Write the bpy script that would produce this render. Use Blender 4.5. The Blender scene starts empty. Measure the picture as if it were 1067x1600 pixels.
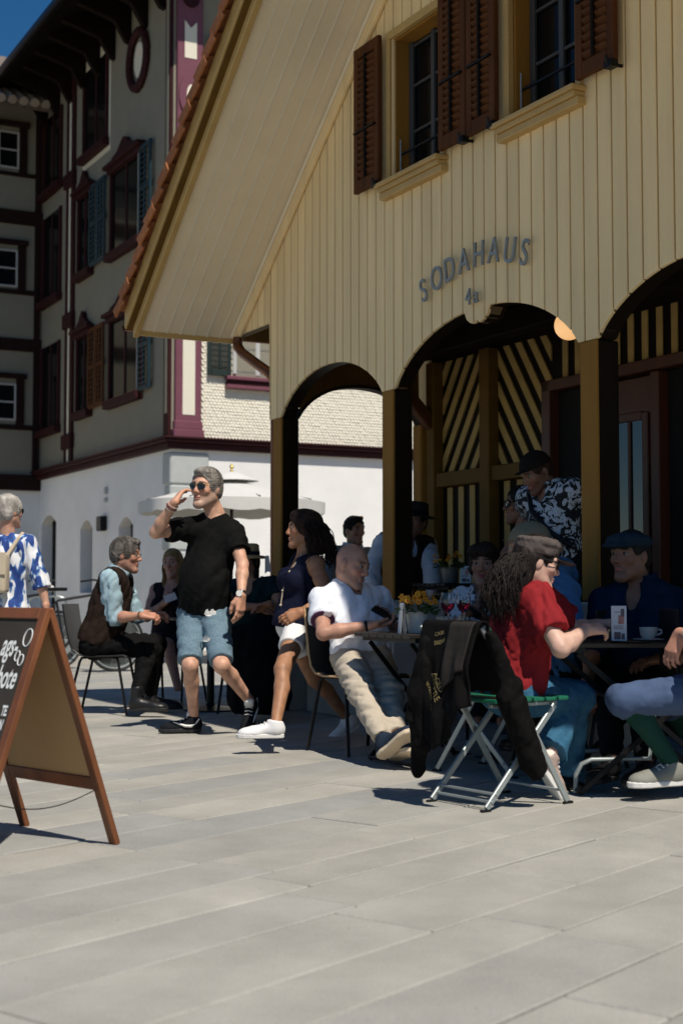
import bpy, bmesh, math, random
import numpy as np
from mathutils import Vector, Matrix
rnd = random.Random(7)
SC = bpy.context.scene
COL = SC.collection
# ------------------------------------------------------------------ camera
F = 2222.0; CX = 533.5; CY = 800.0; CAMH = 0.92; PITCH = math.atan(125.0 / F)
cam = bpy.data.cameras.new('camera'); camo = bpy.data.objects.new('camera', cam); COL.objects.link(camo)
camo.location = (0, 0, CAMH); camo.rotation_euler = (math.pi / 2 + PITCH, 0, 0)
cam.sensor_fit = 'HORIZONTAL'; cam.sensor_width = 24.0; cam.lens = 24.0 * F / 1067.0
cam.clip_start = 0.1; cam.clip_end = 2000
cam.dof.use_dof = True; cam.dof.focus_distance = 7.6; cam.dof.aperture_fstop = 3.2
SC.camera = camo
# ------------------------------------------------------------------ sky, sun, exposure
SUN = Vector((-0.274, 0.557, -1.0)).normalized()           # direction the light travels
wd = bpy.data.worlds.new('World'); SC.world = wd; wd.use_nodes = True
wn = wd.node_tree.nodes; wl = wd.node_tree.links
sky = wn.new('ShaderNodeTexSky'); sky.sky_type = 'NISHITA'; sky.sun_disc = False
sky.sun_elevation = math.asin(-SUN.z); sky.sun_rotation = math.atan2(-SUN.x, -SUN.y)
sky.air_density = 1.0; sky.dust_density = 0.0; sky.ozone_density = 3.0; sky.altitude = 500
hsv = wn.new('ShaderNodeHueSaturation'); hsv.inputs['Saturation'].default_value = 1.35; wl.new(sky.outputs[0], hsv.inputs['Color']); wl.new(hsv.outputs[0], wn['Background'].inputs[0]); wn['Background'].inputs[1].default_value = 0.062
sl = bpy.data.lights.new('sun', 'SUN'); so = bpy.data.objects.new('sun', sl); COL.objects.link(so)
sl.energy = 4.5; sl.angle = math.radians(0.55); sl.color = (1.0, 0.92, 0.80)
so.rotation_euler = SUN.to_track_quat('-Z', 'Y').to_euler(); so.location = (6, -8, 16)
SC.view_settings.view_transform = 'Standard'; SC.view_settings.look = 'None'
SC.view_settings.exposure = 0.13; SC.view_settings.gamma = 1.0; SC.view_settings.use_curve_mapping = False
SC.render.engine = 'CYCLES'; SC.cycles.use_denoising = True; SC.cycles.max_bounces = 7
SC.cycles.diffuse_bounces = 4; SC.cycles.glossy_bounces = 3; SC.cycles.transmission_bounces = 8; SC.cycles.transparent_max_bounces = 8
SC.cycles.caustics_reflective = False; SC.cycles.caustics_refractive = False; SC.cycles.sample_clamp_indirect = 4.0
# ------------------------------------------------------------------ measuring helpers: a pixel of the photograph plus a distance gives a place
C0 = np.array([0, 0, CAMH])
def ray(px, py):
    u = (px - CX) / F; v = (CY - py) / F
    return np.array([u, math.cos(PITCH) - math.sin(PITCH) * v, math.sin(PITCH) + math.cos(PITCH) * v])
def W(px, py, Y):
    r = ray(px, py); return C0 + r * (Y / r[1])
def G(px, py, z=0.0):
    r = ray(px, py); return C0 + r * ((z - CAMH) / r[2])
TH = math.atan(1183.0 / F)
AX = np.array([math.sin(TH), -math.cos(TH), 0.0])    # along the cafe front, towards the camera
BX = np.array([math.cos(TH), math.sin(TH), 0.0])     # into the cafe
ZX = np.array([0, 0, 1.0])
def plane(px, py, p0, n):
    r = ray(px, py); return C0 + r * (np.dot(np.asarray(p0) - C0, n) / np.dot(r, n))
# ------------------------------------------------------------------ scene helpers
def tag(o, label=None, cat=None, group=None, kind=None):
    if label: o['label'] = label
    if cat: o['category'] = cat
    if group: o['group'] = group
    if kind: o['kind'] = kind
    return o
def empty(name, loc=(0, 0, 0), rotz=0.0, label=None, cat=None, group=None, kind=None):
    o = bpy.data.objects.new(name, None); COL.objects.link(o); o.location = Vector([float(c) for c in loc]); o.rotation_euler = (0, 0, rotz)
    o.empty_display_size = 0.1
    return tag(o, label, cat, group, kind)
def link(name, me, parent=None, mats=None):
    o = bpy.data.objects.new(name, me); COL.objects.link(o)
    if parent is not None: o.parent = parent
    if mats is not None:
        for m in (mats if isinstance(mats, (list, tuple)) else [mats]):
            if m.name not in [q.name for q in me.materials if q]: me.materials.append(m)
    return o
def copy_tree(o, parent=None):
    c = o.copy(); COL.objects.link(c); c.parent = parent
    for ch in o.children: copy_tree(ch, c)
    return c
class MB:
    """collects shapes, then links them as ONE mesh object"""
    def __init__(s): s.v = []; s.f = []; s.m = []
    def add(s, vs, fs, mi=0):
        n = len(s.v); s.v += [tuple(float(c) for c in v) for v in vs]; s.f += [tuple(i + n for i in f) for f in fs]; s.m += [mi] * len(fs); return s
    def box(s, c, size, ax=None, mi=0):
        c = np.asarray(c, float); h = np.asarray(size, float) / 2
        A = np.eye(3) if ax is None else np.asarray(ax, float)
        vs = [c + A[0] * h[0] * i + A[1] * h[1] * j + A[2] * h[2] * k for k in (-1, 1) for j in (-1, 1) for i in (-1, 1)]
        return s.add(vs, [(0, 2, 3, 1), (4, 5, 7, 6), (0, 1, 5, 4), (2, 6, 7, 3), (0, 4, 6, 2), (1, 3, 7, 5)], mi)
    def bar(s, p, q, w, d, up=(0, 0, 1), mi=0):
        p = np.asarray(p, float); q = np.asarray(q, float); z = q - p; L = np.linalg.norm(z); z = z / L
        x = np.cross(up, z)
        if np.linalg.norm(x) < 1e-4: x = np.cross((0, 1, 0), z)
        x /= np.linalg.norm(x); y = np.cross(z, x)
        return s.box((p + q) / 2, (w, d, L), (x, y, z), mi)
    def tube(s, pts, r, n=10, mi=0, cap=True):
        pts = [np.asarray(p, float) for p in pts]; K = len(pts); rs = r if isinstance(r, (list, tuple)) else [r] * K
        d0 = pts[1] - pts[0]; ref = np.array([0, 0, 1.0]) if abs(d0[2]) < .9 * np.linalg.norm(d0) else np.array([1.0, 0, 0])
        vs = []; x = None
        for i, p in enumerate(pts):
            d = pts[min(i + 1, K - 1)] - pts[max(i - 1, 0)]; d = d / (np.linalg.norm(d) + 1e-9)
            x = (np.cross(ref, d) if x is None else x - d * np.dot(x, d)); x = x / (np.linalg.norm(x) + 1e-9); y = np.cross(d, x)
            for k in range(n):
                a = 2 * math.pi * k / n; vs.append(p + (x * math.cos(a) + y * math.sin(a)) * rs[i])
        fs = [(i * n + k, i * n + (k + 1) % n, (i + 1) * n + (k + 1) % n, (i + 1) * n + k) for i in range(K - 1) for k in range(n)]
        if cap: fs += [tuple(range(n - 1, -1, -1)), tuple((K - 1) * n + k for k in range(n))]
        return s.add(vs, fs, mi)
    def lathe(s, prof, c=(0, 0, 0), n=24, mi=0, axis=None):
        c = np.asarray(c, float); A = np.eye(3) if axis is None else np.asarray(axis, float)
        vs = [c + A[0] * r * math.cos(2 * math.pi * k / n) + A[1] * r * math.sin(2 * math.pi * k / n) + A[2] * z for r, z in prof for k in range(n)]
        K = len(prof)
        fs = [(i * n + k, i * n + (k + 1) % n, (i + 1) * n + (k + 1) % n, (i + 1) * n + k) for i in range(K - 1) for k in range(n)]
        if prof[0][0] > 1e-6: fs.append(tuple(range(n - 1, -1, -1)))
        if prof[-1][0] > 1e-6: fs.append(tuple((K - 1) * n + k for k in range(n)))
        return s.add(vs, fs, mi)
    def prism(s, poly, fn, d0, d1, mi=0):
        """poly of (u,v); fn(u,v,d) -> point"""
        n = len(poly); vs = [fn(u, v, d0) for u, v in poly] + [fn(u, v, d1) for u, v in poly]
        return s.add(vs, [tuple(range(n)), tuple(range(2 * n - 1, n - 1, -1))] + [(i, i + n, (i + 1) % n + n, (i + 1) % n) for i in range(n)], mi)
    def build(s, name, mats, parent=None, origin=None, smooth=False, bev=0.0, bseg=1, loc=None):
        org = np.asarray(origin if origin is not None else (0, 0, 0), float)
        me = bpy.data.meshes.new(name)
        me.from_pydata([(v[0] - org[0], v[1] - org[1], v[2] - org[2]) for v in s.v], [], s.f); me.validate()
        mats = mats if isinstance(mats, (list, tuple)) else [mats]
        for m in mats: me.materials.append(m)
        if len(mats) > 1 and len(me.polygons) == len(s.m): me.polygons.foreach_set('material_index', s.m)
        bm = bmesh.new(); bm.from_mesh(me)
        bmesh.ops.remove_doubles(bm, verts=bm.verts, dist=1e-6)
        bmesh.ops.recalc_face_normals(bm, faces=bm.faces)
        if bev > 0:
            es = [e for e in bm.edges if len(e.link_faces) == 2 and e.calc_face_angle(0) > .5]
            bmesh.ops.bevel(bm, geom=es, offset=bev, segments=bseg, profile=.6, affect='EDGES', clamp_overlap=True)
        bm.to_mesh(me); bm.free()
        if smooth: smooth_mesh(me, smooth if isinstance(smooth, float) else 40.0)
        o = bpy.data.objects.new(name, me); COL.objects.link(o)
        if parent is not None: o.parent = parent
        if loc is not None: o.location = loc
        return o
def smooth_mesh(me, ang=40.0):
    me.polygons.foreach_set('use_smooth', [True] * len(me.polygons))
    try: me.set_sharp_from_angle(angle=math.radians(ang))
    except Exception: pass
# ------------------------------------------------------------------ materials (all procedural)
MATS = {}
def mat(name, col, rough=.6, metal=0.0, var=.12, vscale=6.0, bump=0.0, bscale=40.0, spec=.4, col2=None, mixscale=None, obvar=0.0, coord='Object', stretch=None, sheen=0.0, dist=.01, emit=None, detail=6.0):
    if name in MATS: return MATS[name]
    m = bpy.data.materials.new(name); m.use_nodes = True; nt = m.node_tree; N = nt.nodes; L = nt.links
    bs = N['Principled BSDF']
    bs.inputs['Roughness'].default_value = rough; bs.inputs['Metallic'].default_value = metal
    bs.inputs['Specular IOR Level'].default_value = spec
    if sheen: bs.inputs['Sheen Weight'].default_value = sheen
    tc = N.new('ShaderNodeTexCoord'); mp = N.new('ShaderNodeMapping'); L.new(tc.outputs[coord], mp.inputs[0])
    if stretch: mp.inputs['Scale'].default_value = stretch
    nz = N.new('ShaderNodeTexNoise'); nz.inputs['Scale'].default_value = vscale; nz.inputs['Detail'].default_value = detail; nz.inputs['Roughness'].default_value = .6
    L.new(mp.outputs[0], nz.inputs['Vector'])
    c1 = list(col) + [1]
    if col2 is None: ca = [max(0, c * (1 - var)) for c in col] + [1]; cb = [min(1, c * (1 + var)) for c in col] + [1]
    else: ca = c1; cb = list(col2) + [1]
    rp = N.new('ShaderNodeValToRGB'); rp.color_ramp.elements[0].position = .3; rp.color_ramp.elements[1].position = .7
    rp.color_ramp.elements[0].color = ca; rp.color_ramp.elements[1].color = cb
    L.new(nz.outputs['Fac'], rp.inputs[0]); out = rp.outputs[0]
    if obvar:
        oi = N.new('ShaderNodeObjectInfo'); mr = N.new('ShaderNodeMapRange'); mr.inputs['To Min'].default_value = 1 - obvar; mr.inputs['To Max'].default_value = 1 + obvar
        L.new(oi.outputs['Random'], mr.inputs[0]); vm = N.new('ShaderNodeVectorMath'); vm.operation = 'SCALE'
        L.new(out, vm.inputs[0]); L.new(mr.outputs[0], vm.inputs['Scale']); out = vm.outputs[0]
    L.new(out, bs.inputs['Base Color'])
    if bump > 0:
        n2 = N.new('ShaderNodeTexNoise'); n2.inputs['Scale'].default_value = bscale; n2.inputs['Detail'].default_value = 5; L.new(mp.outputs[0], n2.inputs['Vector'])
        bp = N.new('ShaderNodeBump'); bp.inputs['Strength'].default_value = bump; bp.inputs['Distance'].default_value = dist
        L.new(n2.outputs['Fac'], bp.inputs['Height']); L.new(bp.outputs[0], bs.inputs['Normal'])
    if emit:
        bs.inputs['Emission Color'].default_value = list(emit[0]) + [1]; bs.inputs['Emission Strength'].default_value = emit[1]
    MATS[name] = m; return m
def thin_glass(name, tint=(.9, .9, .9), a=.12):
    if name in MATS: return MATS[name]
    m = bpy.data.materials.new(name); m.use_nodes = True; b = m.node_tree.nodes['Principled BSDF']
    b.inputs['Base Color'].default_value = list(tint) + [1]; b.inputs['Roughness'].default_value = .04; b.inputs['Alpha'].default_value = a
    MATS[name] = m; return m
def glass(name, col=(1, 1, 1), rough=0.0, ior=1.45):
    if name in MATS: return MATS[name]
    m = bpy.data.materials.new(name); m.use_nodes = True; b = m.node_tree.nodes['Principled BSDF']
    b.inputs['Base Color'].default_value = list(col) + [1]; b.inputs['Roughness'].default_value = rough
    b.inputs['Transmission Weight'].default_value = 1.0; b.inputs['IOR'].default_value = ior
    MATS[name] = m; return m
# ------------------------------------------------------------------ soft-bodied shapes: distance fields turned into one continuous mesh
f4 = np.float32
def nrm(v): v = np.asarray(v, float); return v / (np.linalg.norm(v) + 1e-12)
def RC(a, b, r1, r2, k=.02): return ('rc', np.asarray(a, f4), np.asarray(b, f4), r1, r2, k)
def EL(c, rad, A=None, k=.03): return ('el', np.asarray(c, f4), np.asarray(rad, f4), np.asarray(np.eye(3) if A is None else A, f4), k)
def prim(p, P):
    if p[0] == 'rc':
        a, b, r1, r2 = p[1:5]; ba = b - a; L2 = float(ba @ ba) + 1e-9
        pa = P - a; t = np.clip(pa @ ba / f4(L2), 0, 1)
        d = pa - t[:, None] * ba
        return np.sqrt(np.einsum('ij,ij->i', d, d)) - (f4(r1) + t * f4(r2 - r1))
    c, r, A = p[1:4]
    q = (P - c) @ A.T; q1 = q / r; k0 = np.sqrt(np.einsum('ij,ij->i', q1, q1)); q2 = q1 / r; k1 = np.sqrt(np.einsum('ij,ij->i', q2, q2)) + 1e-6
    return k0 * (k0 - 1) / k1
def union(prims, P):
    d = None
    for p in prims:
        e = prim(p, P).astype(f4)
        if d is None: d = e; continue
        k = f4(p[-1]); h = np.maximum(k - np.abs(d - e), 0) / k
        d = np.minimum(d, e) - h * h * k * f4(.25)
    return d
def bounds(prims, pad=.03):
    lo = np.full(3, 9e9); hi = -lo
    for p in prims:
        if p[0] == 'rc':
            for c, r in ((p[1], p[3]), (p[2], p[4])): lo = np.minimum(lo, c - r); hi = np.maximum(hi, c + r)
        else:
            r = np.abs(p[3]).T @ p[2]; lo = np.minimum(lo, p[1] - r); hi = np.maximum(hi, p[1] + r)
    return lo - pad, hi + pad
def snet(fn, lo, hi, h, slack=.0):
    """surface nets on a grid of step h; only the blocks near the surface are evaluated"""
    B = 5
    nb = np.ceil((np.asarray(hi) - np.asarray(lo)) / (h * B)).astype(int) + 1; n = nb * B
    lo = np.asarray(lo, float)
    ci = np.stack(np.meshgrid(*[np.arange(k) for k in nb], indexing='ij'), -1).reshape(-1, 3)
    cp = (lo + (ci + .5) * h * B).astype(f4)
    cd = fn(cp)
    near = (np.abs(cd) < h * B * .95 + slack)
    D = np.repeat(np.repeat(np.repeat(np.where(cd < 0, f4(-1), f4(1)).reshape(nb), B, 0), B, 1), B, 2)
    M = np.repeat(np.repeat(np.repeat(near.reshape(nb), B, 0), B, 1), B, 2)
    idx = np.argwhere(M)
    D[M] = fn((lo + idx * h).astype(f4))
    D[0] = D[-1] = 1; D[:, 0] = D[:, -1] = 1; D[:, :, 0] = D[:, :, -1] = 1
    S = D < 0
    c = S[:-1, :-1, :-1].astype(np.int8)
    tot = np.zeros_like(c)
    for i in (0, 1):
        for j in (0, 1):
            for k in (0, 1): tot += S[i:S.shape[0] - 1 + i, j:S.shape[1] - 1 + j, k:S.shape[2] - 1 + k]
    cells = np.argwhere((tot > 0) & (tot < 8))
    if len(cells) == 0: return np.zeros((0, 3)), np.zeros((0, 4), int)
    vid = np.full(tot.shape, -1, np.int64); vid[tuple(cells.T)] = np.arange(len(cells))
    acc = np.zeros((len(cells), 3)); cnt = np.zeros(len(cells))
    E3 = np.eye(3, dtype=int)
    for ax in range(3):
        o1, o2 = [q for q in range(3) if q != ax]
        for i in (0, 1):
            for j in (0, 1):
                p0 = cells + E3[o1] * i + E3[o2] * j; p1 = p0 + E3[ax]
                d0 = D[tuple(p0.T)]; d1 = D[tuple(p1.T)]; cr = (d0 < 0) != (d1 < 0)
                t = np.where(cr, d0 / (d0 - d1 + 1e-12), 0)
                q = (p0 - cells).astype(float); q[:, ax] += t
                acc[cr] += q[cr]; cnt[cr] += 1
    V = lo + (cells + acc / cnt[:, None]) * h
    faces = []
    for ax in range(3):
        o1, o2 = [q for q in range(3) if q != ax]
        sl0 = [slice(None)] * 3; sl1 = [slice(None)] * 3; sl0[ax] = slice(0, -1); sl1[ax] = slice(1, None)
        cr = np.argwhere(S[tuple(sl0)] != S[tuple(sl1)])
        ok = (cr[:, o1] > 0) & (cr[:, o2] > 0) & (cr[:, o1] < D.shape[o1] - 1) & (cr[:, o2] < D.shape[o2] - 1); cr = cr[ok]
        ins = S[tuple(cr.T)]
        q = [vid[tuple((cr - E3[o1] * i - E3[o2] * j).T)] for i, j in ((1, 1), (0, 1), (0, 0), (1, 0))]
        q = np.stack(q, 1)
        flip = ins if ax != 1 else ~ins
        q[~flip] = q[~flip][:, ::-1]
        faces.append(q)
    Fq = np.concatenate(faces); Fq = Fq[(Fq >= 0).all(1)]
    return V, Fq
def qmesh(name, V, Fq, mats, parent=None, origin=(0, 0, 0), col=None):
    me = bpy.data.meshes.new(name)
    V = np.asarray(V) - np.asarray(origin, float)
    me.vertices.add(len(V)); me.vertices.foreach_set('co', V.astype(np.float32).ravel())
    me.loops.add(len(Fq) * 4); me.loops.foreach_set('vertex_index', Fq.astype(np.int32).ravel())
    me.polygons.add(len(Fq)); me.polygons.foreach_set('loop_start', np.arange(len(Fq), dtype=np.int32) * 4)
    try: me.polygons.foreach_set('loop_total', np.full(len(Fq), 4, np.int32))
    except Exception: pass
    me.polygons.foreach_set('use_smooth', np.ones(len(Fq), bool))
    me.update(calc_edges=True); me.validate()
    for m in (mats if isinstance(mats, (list, tuple)) else [mats]): me.materials.append(m)
    if col is not None:
        at = me.color_attributes.new('tint', 'FLOAT_COLOR', 'POINT')
        at.data.foreach_set('color', np.concatenate([col, np.ones((len(col), 1))], 1).astype(np.float32).ravel())
    o = bpy.data.objects.new(name, me); COL.objects.link(o)
    if parent is not None: o.parent = parent
    return o
_wr = np.random.RandomState(3)
def folds(P, amp, freq, seed=0, axis=None, n=5):
    """gentle irregular folds; axis = direction along which a fold runs"""
    r = np.random.RandomState(seed); d = np.zeros(len(P), f4)
    wv = np.sin(P @ (r.randn(3, 3).astype(f4) * f4(freq * .35)) + r.rand(3).astype(f4) * 6)
    for i in range(n):
        k = r.randn(3)
        if axis is not None: k = k - np.asarray(axis) * np.dot(k, axis) * .85
        k = nrm(k) * freq * (0.6 + .9 * r.rand())
        ph = P @ k.astype(f4) + f4(r.rand() * 6.28) + wv @ (r.randn(3) * .9).astype(f4)
        s = np.sin(ph); d += (1 - np.abs(s)).astype(f4) - f4(.36)
    return d * f4(amp / n * 2)
# ================================================================== SETTING
O = G(420, 1108); O[2] = 0
def B(t, n, z): return O + AX * t + BX * n + ZX * z
# ---- surface materials
def stone(name, c, c2):
    m = mat(name, c, .78, col2=c2, vscale=2.6, bump=.45, bscale=70, obvar=.045, spec=.3, dist=.005, detail=9.0)
    N = m.node_tree.nodes; L = m.node_tree.links; bs = N['Principled BSDF']; src = bs.inputs['Base Color'].links[0].from_socket
    tc = N.new('ShaderNodeTexCoord'); geo = N.new('ShaderNodeNewGeometry')
    def layer(src, scale, lo, hi, a, b, det=3.0):
        nz = N.new('ShaderNodeTexNoise'); nz.inputs['Scale'].default_value = scale; nz.inputs['Detail'].default_value = det; nz.inputs['Roughness'].default_value = .65; L.new(geo.outputs['Position'], nz.inputs['Vector'])
        mr = N.new('ShaderNodeMapRange'); mr.inputs['From Min'].default_value = lo; mr.inputs['From Max'].default_value = hi; mr.inputs['To Min'].default_value = a; mr.inputs['To Max'].default_value = b; L.new(nz.outputs['Fac'], mr.inputs[0])
        vm = N.new('ShaderNodeVectorMath'); vm.operation = 'SCALE'; L.new(src, vm.inputs[0]); L.new(mr.outputs[0], vm.inputs['Scale']); return vm.outputs[0]
    s1 = layer(src, 1.1, .35, .65, .90, 1.08, 6); s2 = layer(s1, 160, .3, .7, .86, 1.12); s3 = layer(s2, 14, .66, .74, 1.0, .80, 5); s4 = layer(s3, 33, .70, .74, 1.0, .68)
    L.new(s4, bs.inputs['Base Color']); return m
M_SL = [stone('slab_beige', (.312, .304, .272), (.395, .382, .345)), stone('slab_grey', (.285, .28, .255), (.355, .346, .318)), stone('slab_bluegrey', (.268, .27, .258), (.335, .334, .318))]
M_JOINT = mat('joint_sand', (.33, .315, .275), .95, bump=.4, bscale=120)
M_COB = mat('cobble_ground', (.32, .30, .26), .9, var=.3, vscale=9, bump=.8, bscale=14, dist=.03)
M_TAN = mat('tan_board_paint', (.92, .70, .38), .6, var=.09, vscale=7, bump=.2, bscale=34, stretch=(1, 1, .10), obvar=.07, dist=.005)
M_TANG = mat('tan_groove', (.13, .09, .042), .85)
M_SOF = mat('soffit_paint', (.88, .76, .56), .5, var=.04, vscale=3, bump=.06, bscale=30, obvar=.02, dist=.003)
M_BEAD = mat('pale_bead_paint', (.88, .82, .68), .45, var=.03)
M_OCH = mat('ochre_post_paint', (.30, .148, .030), .65, spec=.12, var=.16, vscale=5, bump=.2, bscale=50, stretch=(1, 1, .1), dist=.004)
M_SILL = mat('ochre_sill_paint', (.52, .345, .13), .45, var=.08, vscale=5, bump=.08, bscale=60, dist=.002)
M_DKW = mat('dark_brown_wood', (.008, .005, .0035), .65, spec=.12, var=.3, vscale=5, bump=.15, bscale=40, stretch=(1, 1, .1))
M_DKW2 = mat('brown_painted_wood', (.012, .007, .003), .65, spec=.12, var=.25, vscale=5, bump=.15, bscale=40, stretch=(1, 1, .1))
M_STRO = mat('ochre_strip_paint', (.46, .315, .115), .65, spec=.12, var=.12, vscale=6, bump=.1, bscale=40, obvar=.06)
M_SHUT = mat('brown_shutter_wood', (.085, .030, .010), .65, spec=.15, var=.35, vscale=7, bump=.25, bscale=60, stretch=(1, 1, .15), dist=.004)
M_RED = mat('red_brown_door_wood', (.075, .022, .010), .45, var=.25, vscale=6, bump=.1, bscale=60, stretch=(1, 1, .1))
M_TILE = mat('clay_tile', (.36, .13, .045), .8, var=.3, vscale=12, bump=.3, bscale=60, obvar=.22)
M_COP = mat('copper_pipe', (.21, .085, .045), .38, metal=.85, var=.3, vscale=5, bump=.03)
M_CONC = mat('concrete', (.40, .385, .345), .85, var=.12, vscale=7, bump=.3, bscale=80, dist=.004)
M_IRON = mat('black_iron', (.012, .012, .013), .45, metal=.6, var=.2)
M_STEEL = mat('letter_steel', (.30, .315, .31), .45, metal=.35, var=.06)
M_WHITEF = mat('white_window_paint', (.48, .48, .47), .45, var=.03)
M_GSASH = mat('grey_sash', (.055, .057, .06), .5, var=.05)
M_PANE = mat('dark_window_pane', (.005, .006, .007), .12, var=0, spec=.22)
M_VOID = mat('unlit_room', (.003, .003, .003), .9, var=.1)  # near-black: the dark of unlit rooms is put into the colour
# ---- pavement
ang = math.atan2(.783, .622); ux = np.array([math.cos(ang), math.sin(ang), 0]); vx = np.array([-math.sin(ang), math.cos(ang), 0])
pave = MB().add([(-60, -30, -.035), (80, -30, -.035), (80, 110, -.035), (-60, 110, -.035)], [(0, 1, 2, 3)]).build('ground', M_JOINT); tag(pave, kind='structure')
pav = empty('pavement', (0, 0, 0), kind='structure')
cob = MB().add([(-30, 17.6, -.006), (40, 17.6, -.006), (40, 80, -.006), (-30, 80, -.006)], [(0, 1, 2, 3)]).build('cobbled_street', M_COB); tag(cob, kind='structure')
def visible(p, mg=60):
    d = np.asarray(p) - C0
    f = d[1] * math.cos(PITCH) + d[2] * math.sin(PITCH)
    if f < .5: return False
    x = CX + F * d[0] / f; y = CY - F * (-d[1] * math.sin(PITCH) + d[2] * math.cos(PITCH)) / f
    return -mg < x < 1067 + mg and y < 1600 + mg * 2
rest = MB(); nslab = 0; slabmesh = {}
v = -16.0; row = 0
while v < 24:
    wv = rnd.choice([.24, .27, .29, .31, .35]); u = -14 + rnd.random() * 1.4
    while u < 28:
        L = rnd.choice([.8, 1.0, 1.2, 1.45, 1.7]); cu, cv = u + L / 2, v + wv / 2; c = ux * cu + vx * cv
        u += L
        if c[1] > 17.9 or c[1] < -3 or abs(c[0]) > 9 + .5 * c[1]: continue
        cs = [ux * (cu + i * L / 2) + vx * (cv + j * wv / 2) for i in (-1, 0, 1) for j in (-1, 1)]
        vis = any(visible(q) for q in cs) and c[1] < 15
        dz = rnd.uniform(-.0022, .0022)
        if vis and nslab < 300:
            key = (L, wv)
            if key not in slabmesh:
                o = MB().box((0, 0, -.0175), (L - .0075, wv - .0075, .035)).build('slab', M_SL[0], bev=.004); slabmesh[key] = {0: o.data}
                me = o.data; bpy.data.objects.remove(o)
                for k in (1, 2):
                    m2 = me.copy(); m2.materials.clear(); m2.materials.append(M_SL[k]); slabmesh[key][k] = m2
            k = rnd.choices((0, 1, 2), (64, 30, 6))[0]
            o = bpy.data.objects.new('slab', slabmesh[key][k]); COL.objects.link(o); o.parent = pav
            o.location = (c[0], c[1], dz); o.rotation_euler = (rnd.uniform(-.0015, .0015), rnd.uniform(-.0015, .0015), ang); nslab += 1
        else:
            rest.box((c[0], c[1], dz - .0175), (L - .008, wv - .008, .035), (ux, vx, ZX), rnd.choices((0, 1, 2), (64, 30, 6))[0])
    v += wv; row += 1
ro = rest.build('far_slabs', M_SL, pav); tag(ro, kind='stuff')
# ================================================================== CAFE HOUSE
house = empty('cafe_house', O, label='tan boarded gable house with three arches, brown shutters and a tiled roof', cat='house')
HB = dict(parent=house, origin=O)
TW = 5.95; SLP = .8055; EAVE = -.72
def rake(t): return 3.63 + SLP * min(t, TW - t)
PEND = [(2.84, 2.648), (2.862, 2.605), (2.90, 2.58), (2.94, 2.566), (2.956, 2.572), (2.975, 2.588), (2.994, 2.572), (3.01, 2.566), (3.05, 2.58), (3.088, 2.605), (3.11, 2.648)]
def contour(t):
    if t < 0 or t > TW: return 3.07
    if t > 4.0: t = TW - t
    if .20 < t < 1.80: u = abs(t - 1.0) / .8; return 2.285 + .31 * (1 - u ** 2.1) ** .78
    if 1.98 < t < 3.97:
        if PEND[0][0] <= t <= PEND[-1][0]: return float(np.interp(t, [p[0] for p in PEND], [p[1] for p in PEND]))
        u = abs(t - 2.975) / .995; return 2.29 + .37 * (1 - u ** 2.2) ** .75
    return 2.288
HOLES = [(1.93, 2.61), (3.34, 4.02)]; HZ0, HZ1 = 3.66, 4.74
bw = .122; t = EAVE
while t < TW - EAVE - .02:
    t0, t1 = t + .0065, min(t + bw, TW - EAVE) - .0065
    cuts = sorted(set([t0, t1] + [t0 + (t1 - t0) * i / 6 for i in range(1, 6)] + [q for q, _ in PEND if t0 < q < t1] + [q for q in (0., TW / 2, TW) if t0 < q < t1]))
    # a board that straddles the corner keeps to the corner
    if t0 < 0 < t1: cuts = [c for c in cuts if c >= 0] if t1 > -t0 else [c for c in cuts if c <= 0]
    low = [(c, contour(c + (1e-4 if c == 0 else 0))) for c in cuts]; top = [(c, rake(c) + .02) for c in cuts]
    mid = (t0 + t1) / 2; hole = [h for h in HOLES if h[0] < mid < h[1]]
    segs = [(low, top)] if not hole else [(low, [(c, HZ0) for c in cuts]), ([(c, HZ1) for c in cuts], top)]
    for lo_, hi_ in segs:
        if hi_[0][1] - lo_[0][1] < .05 and hi_[-1][1] - lo_[-1][1] < .05: continue
        MB().prism(lo_ + hi_[::-1], lambda u, w, d: B(u, d, w), 0, .024).build('board', M_TAN, bev=.0035, **HB)
    t += bw
# backing behind the board joints, cut to the same outline
ts = np.arange(EAVE, TW - EAVE + .001, .035); bk = MB()
for i in range(len(ts) - 1):
    q0, q1 = ts[i], ts[i + 1]; m_ = (q0 + q1) / 2
    h_ = [h for h in HOLES if h[0] - .02 < m_ < h[1] + .02]
    for z0, z1, y0, y1 in ([(contour(q0 + 1e-3) + .004, rake(q0), contour(q1 - 1e-3) + .004, rake(q1))] if not h_ else [(contour(q0) + .004, HZ0, contour(q1) + .004, HZ0), (HZ1, rake(q0), HZ1, rake(q1))]):
        bk.prism([(q0, z0), (q1, y0), (q1, y1), (q0, z1)], lambda u, w, d: B(u, d, w), .014, .10)
bk.build('front_wall_core', M_TANG, **HB)
# arch lining: the bent board on the underside of each arch
for a0, a1 in ((.20, 1.80), (1.98, 3.965), (4.15, 5.75)):
    cs = [a0 + .003 + (a1 - a0 - .006) * i / 60 for i in range(61)]
    MB().prism([(a0 - .012, 2.287)] + [(c, contour(c) + .003) for c in cs] + [(a1 + .012, 2.287), (a1 + .012, 2.36)] + [(c, max(contour(c) + .024, 2.36)) for c in cs[::-1]] + [(a0 - .012, 2.36)], lambda u, w, d: B(u, d, w), .026, .13).build('arch_lining', M_DKW2, **HB)
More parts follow.
